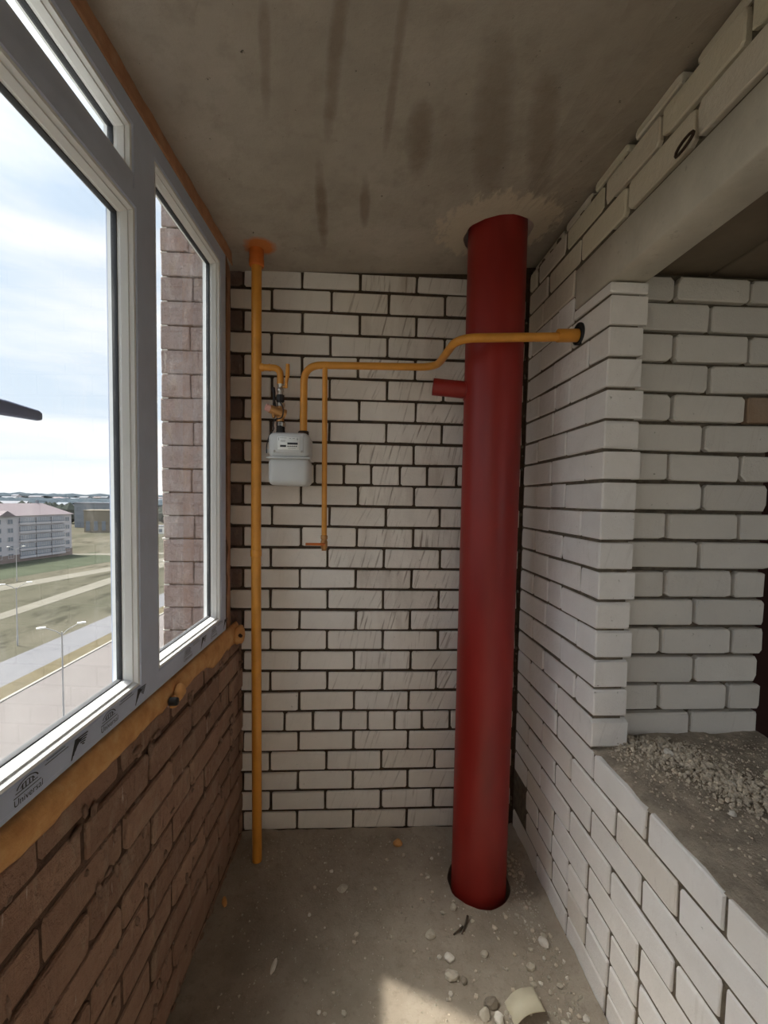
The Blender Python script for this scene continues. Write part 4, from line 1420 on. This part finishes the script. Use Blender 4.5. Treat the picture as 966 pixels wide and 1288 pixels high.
# rough mortar in the gap under the ceiling and in the corner
gap = MB()
for q in range(60):
    bm = bmesh.new(); bmesh.ops.create_icosphere(bm, subdivisions=1, radius=1.0)
    if q < 38:
        y = -Rc.random() ** 1.5 * 1.5; c_ = Vector((XR + 0.022, y, 2.628 + Rc.uniform(-.02, .012))); s = Rc.uniform(0.006, 0.018)
    else:
        c_ = Vector((XR - 0.008, Rc.uniform(-0.004, 0.01), Rc.uniform(0.05, 2.5))); s = Rc.uniform(0.005, 0.011)
    for v in bm.verts:
        v.co = c_ + Vector((v.co.x * 0.7, v.co.y * 1.3, v.co.z)) * s * (1 + 0.5 * mnoise.noise(v.co + c_ * 9))
    gap.bm(bm)
go = gap.build('mortar_dabs', MAT['mortar_grey'])
go.parent = wall_right; go.location = (-XR, 0, 0)
go['kind'] = 'stuff'

# ------------------------------------------------------------------ outside: ground far below
G = -22.5
ground = MB()
N = 40
vs = [(-3000 + 6000 * i / N, -800 + 5000 * j / N, G) for j in range(N + 1) for i in range(N + 1)]
ground.add(vs, [(j * (N + 1) + i, j * (N + 1) + i + 1, (j + 1) * (N + 1) + i + 1, (j + 1) * (N + 1) + i) for j in range(N) for i in range(N)])
ground = tag(ground.build('ground', MAT['field']), 'dry open field far below the window', kind='structure')


def strip(name, left, right, dz, mat, thick=0.0):
    """left/right: lists of (x, y) along the strip"""
    n = len(left)
    vs = [(x, y, dz) for x, y in left] + [(x, y, dz) for x, y in right]
    fs = [(i, i + 1, n + i + 1, n + i) for i in range(n - 1)]
    if thick:
        b = len(vs)
        vs += [(x, y, dz - thick) for x, y in left] + [(x, y, dz - thick) for x, y in right]
        fs += [(i, i + 1, b + i + 1, b + i) for i in range(n - 1)] + [(n + i, n + i + 1, b + n + i + 1, b + n + i) for i in range(n - 1)]
    o = MB().add(vs, fs).build(name, MAT[mat], ground)
    o.location = (0, 0, G)
    return o


strip('yard_paving', [(-40.2, 20), (-40.0, 50), (-39.0, 75), (-37.5, 110), (-33, 160), (-20, 230)], [(-6, 20), (-6, 50), (-6, 75), (-6, 110), (-6, 160), (-2, 230)], 0.05, 'asphalt')
strip('kerb', [(-40.6, 20), (-40.4, 50), (-39.4, 75), (-37.9, 110), (-33.4, 160), (-20.4, 230)], [(-40.2, 20), (-40.0, 50), (-39.0, 75), (-37.5, 110), (-33, 160), (-20, 230)], 0.18, 'kerb', 0.2)
strip('verge', [(-43.4, 20), (-43.2, 53), (-41.8, 79), (-40.2, 115), (-36, 165), (-24, 235)], [(-40.6, 20), (-40.4, 50), (-39.4, 75), (-37.9, 110), (-33.4, 160), (-20.4, 230)], 0.08, 'verge')
strip('road', [(-50.5, 20), (-49.7, 62), (-47.9, 91), (-46, 120), (-42, 170), (-30, 240)], [(-43.4, 20), (-43.2, 53), (-41.8, 79), (-40.2, 115), (-36, 165), (-24, 235)], 0.04, 'road')
strip('dirt_track', [(-70.0, 50), (-70.2, 88), (-70.8, 134), (-68, 190)], [(-66.9, 50), (-66.7, 83), (-65.5, 124), (-62, 185)], 0.05, 'track')
strip('dirt_track', [(-99, 95), (-91.4, 115), (-79.9, 151), (-62, 205)], [(-94, 90), (-86.5, 109), (-75.5, 143), (-58, 200)], 0.05, 'track')
strip('lawn', [(-122, 130), (-118, 153), (-115, 168), (-108, 186)], [(-104, 108), (-98, 122), (-93, 140), (-86, 165)], 0.04, 'lawn')
strip('dirt_track', [(-113, 180), (-92, 184), (-62, 192)], [(-113, 176), (-92, 178), (-62, 186)], 0.06, 'track')


def wpos(x, y, z): return Vector((x, y, G + z))


# apartment block
def facade_basis(p, q):
    u = Vector((q[0] - p[0], q[1] - p[1], 0)); L = u.length; u.normalize()
    return u, Vector((u.y, -u.x, 0)), L


def quad_box(mb, o, u, nrm, a0, a1, d0, d1, z0, z1):
    vs = []
    for z_ in (z0, z1):
        for d in (d0, d1):
            for a in (a0, a1):
                vs.append(o + u * a + nrm * d + Vector((0, 0, z_)))
    mb.add(vs, [(0, 2, 3, 1), (4, 5, 7, 6), (0, 1, 5, 4), (2, 6, 7, 3), (0, 4, 6, 2), (1, 3, 7, 5)])


P, Q = (-126.5, 118.0), (-112.6, 178.5)
u, nrm, Lf = facade_basis(P, Q)
if nrm.dot(Vector((1, 0, 0))) < 0: nrm = -nrm
apt = tag(empty('apartment_building', (P[0], P[1], G)), 'long pale five storey apartment block with pinkish roof beyond the lawn', 'building')
z0v = Vector((0, 0, 0))
wb = MB(); quad_box(wb, z0v, u, nrm, 0, Lf, -14, 0, 2.6, 16.2); wb.build('wall', MAT['wall_pale'], apt)
wb = MB(); quad_box(wb, z0v, u, nrm, -0.1, Lf + 0.1, -14.1, 0.12, 0, 2.6); wb.build('plinth', MAT['wall_plinth'], apt)
rf = MB()
e = 0.7
vs = [u * (-e) + nrm * e, u * (Lf + e) + nrm * e, u * (Lf + e) - nrm * (14 + e), u * (-e) - nrm * (14 + e)]
vs = [v + Vector((0, 0, 16.2)) for v in vs] + [u * 6 - nrm * 7 + Vector((0, 0, 20.4)), u * (Lf - 6) - nrm * 7 + Vector((0, 0, 20.4))]
rf.add(vs, [(0, 1, 5, 4), (2, 3, 4, 5), (1, 2, 5), (3, 0, 4), (0, 3, 2, 1)])
rf.build('roof', MAT['roof'], apt)
# small gable over the bay
gb = MB()
for ac in (Lf - 26, Lf - 52):
    gb.add([u * (ac - 3) + nrm * 0.9 + Vector((0, 0, 16.1)), u * (ac + 3) + nrm * 0.9 + Vector((0, 0, 16.1)), u * ac + nrm * 0.9 + Vector((0, 0, 18.0)), u * ac - nrm * 4 + Vector((0, 0, 18.0))], [(0, 1, 2), (0, 2, 3), (1, 3, 2)])
gb.build('gable', MAT['roof'], apt)
vt = MB(); quad_box(vt, z0v, u, nrm, Lf - 8, Lf - 7.3, -8, -7, 18, 21.5); vt.build('chimney', MAT['wall_slate'], apt)


def far_window(parent, u, nrm, a, z_, w, h, d=0.1):
    mb = MB()
    # surround of four bars
    for (x0, x1, y0, y1) in ((a - w / 2 - .12, a + w / 2 + .12, z_ - .12, z_), (a - w / 2 - .12, a + w / 2 + .12, z_ + h, z_ + h + .12), (a - w / 2 - .12, a - w / 2, z_, z_ + h), (a + w / 2, a + w / 2 + .12, z_, z_ + h), (a - .05, a + .05, z_, z_ + h)):
        quad_box(mb, z0v, u, nrm, x0, x1, 0.02, d + 0.05, y0, y1)
    f = mb.build('window', MAT['wall_pale'], parent)
    pb = MB(); quad_box(pb, z0v, u, nrm, a - w / 2, a + w / 2, 0.02, d, z_, z_ + h); pb.build('pane', MAT['pane'], f)


for fl_ in range(5):
    zz = 0.9 + fl_ * 3.05 + (0.3 if fl_ == 0 else 0)
    for a in (Lf - 2.0, Lf - 24.5, Lf - 28.5, Lf - 33, Lf - 37, Lf - 54, Lf - 58):
        far_window(apt, u, nrm, a, zz + 0.4, 1.7, 1.5)
    # loggias: glazed bays between pale slabs
    for base in (Lf - 21.5, Lf - 51):
        for c in range(3):
            a0 = base + c * 6.1
            lb_ = MB(); quad_box(lb_, z0v, u, nrm, a0 + 0.25, a0 + 5.6, 0.0, 0.5, zz + 0.95, zz + 2.35)
            lo_ = lb_.build('loggia_glazing', MAT['loggia'], apt)
            mu = MB()
            for q in range(7):
                quad_box(mu, z0v, u, nrm, a0 + 0.25 + q * 0.89 - 0.06, a0 + 0.25 + q * 0.89 + 0.06, 0.45, 0.58, zz + 0.95, zz + 2.35)
            mu.build('mullions', MAT['wall_pale'], lo_)
            pp_ = MB(); quad_box(pp_, z0v, u, nrm, a0, a0 + 5.85, 0.0, 0.7, zz - 0.15, zz + 0.62)
            pp_.build('balcony_front', MAT['wall_pale'], apt)
            sl = MB(); quad_box(sl, z0v, u, nrm, a0 + .1, a0 + 5.75, 0.0, 0.55, zz + 0.62, zz + 0.95)
            sl.build('balcony_rail', MAT['pane'], apt)

# tan building and its slate wing
def far_block(name, label, x, y, L, D, h, ang, wall, roof, rows, cols, group=None, pitched=0.0, cat='building'):
    b = tag(empty(name, (x, y, G), ang), label, cat, group)
    MB().box(0, L, 0, D, 0, h).build('wall', MAT[wall], b)
    r_ = MB()
    if pitched:
        r_.add([(-.4, -.4, h), (L + .4, -.4, h), (L + .4, D + .4, h), (-.4, D + .4, h), (0, D / 2, h + pitched), (L, D / 2, h + pitched)], [(0, 1, 5, 4), (2, 3, 4, 5), (1, 2, 5), (3, 0, 4), (0, 3, 2, 1)])
    else:
        r_.box(-.3, L + .3, -.3, D + .3, h, h + 0.6)
    r_.build('roof', MAT[roof], b)
    for i in range(rows):
        for j in range(cols):
            a = L * (j + 0.5) / cols
            zz = 1.0 + i * (h - 0.8) / max(rows, 1)
            w = L / cols * 0.5; hh = (h / max(rows, 1)) * 0.45
            MB().box(a - w / 2, a + w / 2, -0.12, 0.05, zz, zz + hh).build('window', MAT['pane'], b)
    return b


far_block('tan_building', 'tan unfinished block with a row of dark openings behind the field', -171.5, 285, 31, 16, 13.5, 0.25, 'wall_tan', 'wall_tan', 1, 7)
far_block('slate_building', 'slate grey taller block standing behind the tan one', -202, 325, 22, 12, 17.5, 0.2, 'wall_slate', 'roof_dark', 3, 4)
far_block('site_hut', 'white site hut beyond the field near the mullion', -124, 280, 12, 6, 4.5, 0.2, 'lampwhite', 'roof_dark', 1, 3)

Rt = random.Random(5)
FARG = 'roofs of the distant town'
spots = []
while len(spots) < 40:
    d = Rt.uniform(640, 815) if Rt.random() < 0.6 else Rt.uniform(1580, 1770)
    px = Rt.uniform(-20, 215)
    az = math.atan((px - 446) / 551.0)
    x, y = 0.25 + d * math.sin(az), -2 + d * math.cos(az)
    if any(math.hypot(x - a, y - b_) < 52 for a, b_ in spots): continue
    spots.append((x, y))
    L = Rt.uniform(14, 45); D = Rt.uniform(10, 18); h = Rt.uniform(4, 11) * (1.6 if d > 1000 else 1)
    b = tag(empty('town_building', (x, y, G), Rt.uniform(-.5, .5)), 'tiny hazy building in the distant town below the horizon', 'building', FARG)
    MB().box(-L / 2, L / 2, -D / 2, D / 2, 0, h).build('wall', MAT[Rt.choice(['wall_pale', 'wall_tan', 'lampwhite', 'wall_slate', 'wall_pale'])], b)
    MB().add([(-L / 2, -D / 2, h), (L / 2, -D / 2, h), (L / 2, D / 2, h), (-L / 2, D / 2, h), (-L / 2, 0, h + 3), (L / 2, 0, h + 3)], [(0, 1, 5, 4), (2, 3, 4, 5), (1, 2, 5), (3, 0, 4)]).build('roof', MAT[Rt.choice(['roof_dark', 'roof', 'wall_slate', 'roof_dark'])], b)


def tree_belt(name, label, d0, d1, n, hmin, hmax, mat, rlo, rhi, seed):
    Rr = random.Random(seed)
    mb = MB()
    bm = bmesh.new(); bmesh.ops.create_icosphere(bm, subdivisions=1, radius=1.0); bm.verts.index_update()
    pv = [v.co.copy() for v in bm.verts]; pf = [[v.index for v in f.verts] for f in bm.faces]; bm.free()
    for i in range(n):
        d = Rr.uniform(d0, d1)
        az = math.atan((Rr.uniform(-60, 240) - 446) / 551.0)
        x, y = 0.25 + d * math.sin(az), -2 + d * math.cos(az)
        h = Rr.uniform(hmin, hmax); r_ = Rr.uniform(rlo, rhi)
        mb.add([Vector((x + v.x * r_ * Rr.uniform(.8, 1.2), y + v.y * r_, G + h * 0.5 + v.z * h * 0.55 * Rr.uniform(.8, 1.1))) for v in pv], pf)
    return tag(mb.build(name, MAT[mat]), label, 'trees', kind='stuff')


tree_belt('tree_belt', 'belt of dull green trees behind the town', 400, 600, 170, 8, 16, 'tree', 4, 9, 1)
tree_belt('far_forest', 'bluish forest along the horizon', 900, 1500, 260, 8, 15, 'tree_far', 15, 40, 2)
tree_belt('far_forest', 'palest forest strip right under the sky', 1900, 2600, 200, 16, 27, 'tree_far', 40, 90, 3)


# street lamps
def lamp(x, y, h, label, ang=0.0):
    t = tag(empty('street_lamp', (x, y, G), ang), label, 'lamp')
    MB().tube([(0, 0, 0), (0, 0, 1.6), (0, 0, 1.65), (0, 0, h - 0.6)], [0.13, 0.13, 0.09, 0.06], 10).build('pole', MAT['pole'], t)
    for sgn in (-1, 1):
        MB().tube([(0, 0, h - 0.9), (sgn * 0.5, 0, h - 0.45), (sgn * 1.35, 0, h)], 0.045, 8).build('lamp_arm', MAT['pole'], t)
        MB().bbox(min(sgn * 1.25, sgn * 2.0), max(sgn * 1.25, sgn * 2.0), -0.16, 0.16, h - 0.05, h + 0.12, 0.05, 2).build('lamp_head', MAT['lampwhite'], t)
    return t


lamp(-28.5, 42.2, 11.1, 'nearest twin armed street lamp rising from the pale paved yard', math.radians(35))
lamp(-52.8, 69.1, 9.9, 'twin armed street lamp standing beyond the road in dry grass', math.radians(38))
lamp(-92.0, 122.0, 9.5, 'farther thin street lamp in front of the apartment block', math.radians(38))

# parked car
car = tag(empty('parked_car', (-93.4, 176.0, G), 0.2), 'small white car parked by the track past the apartment block', 'car')
cb = MB(); cb.bbox(-2.1, 2.1, -0.85, 0.85, 0.35, 0.95, 0.15, 2); cb.bbox(-1.3, 1.2, -0.75, 0.75, 0.85, 1.5, 0.2, 2); cb.build('car_body', MAT['car'], car)
for wx in (-1.3, 1.3):
    for wy in (-0.8, 0.8):
        MB().lathe([(0.0, -0.1), (0.32, -0.1), (0.32, 0.1), (0.0, 0.1)], (wx, wy, 0.32), 'y', 12).build('wheel', MAT['dark'], car)
MB().box(-1.2, 1.1, -0.78, 0.78, 1.0, 1.35).build('side_glass', MAT['pane'], car)
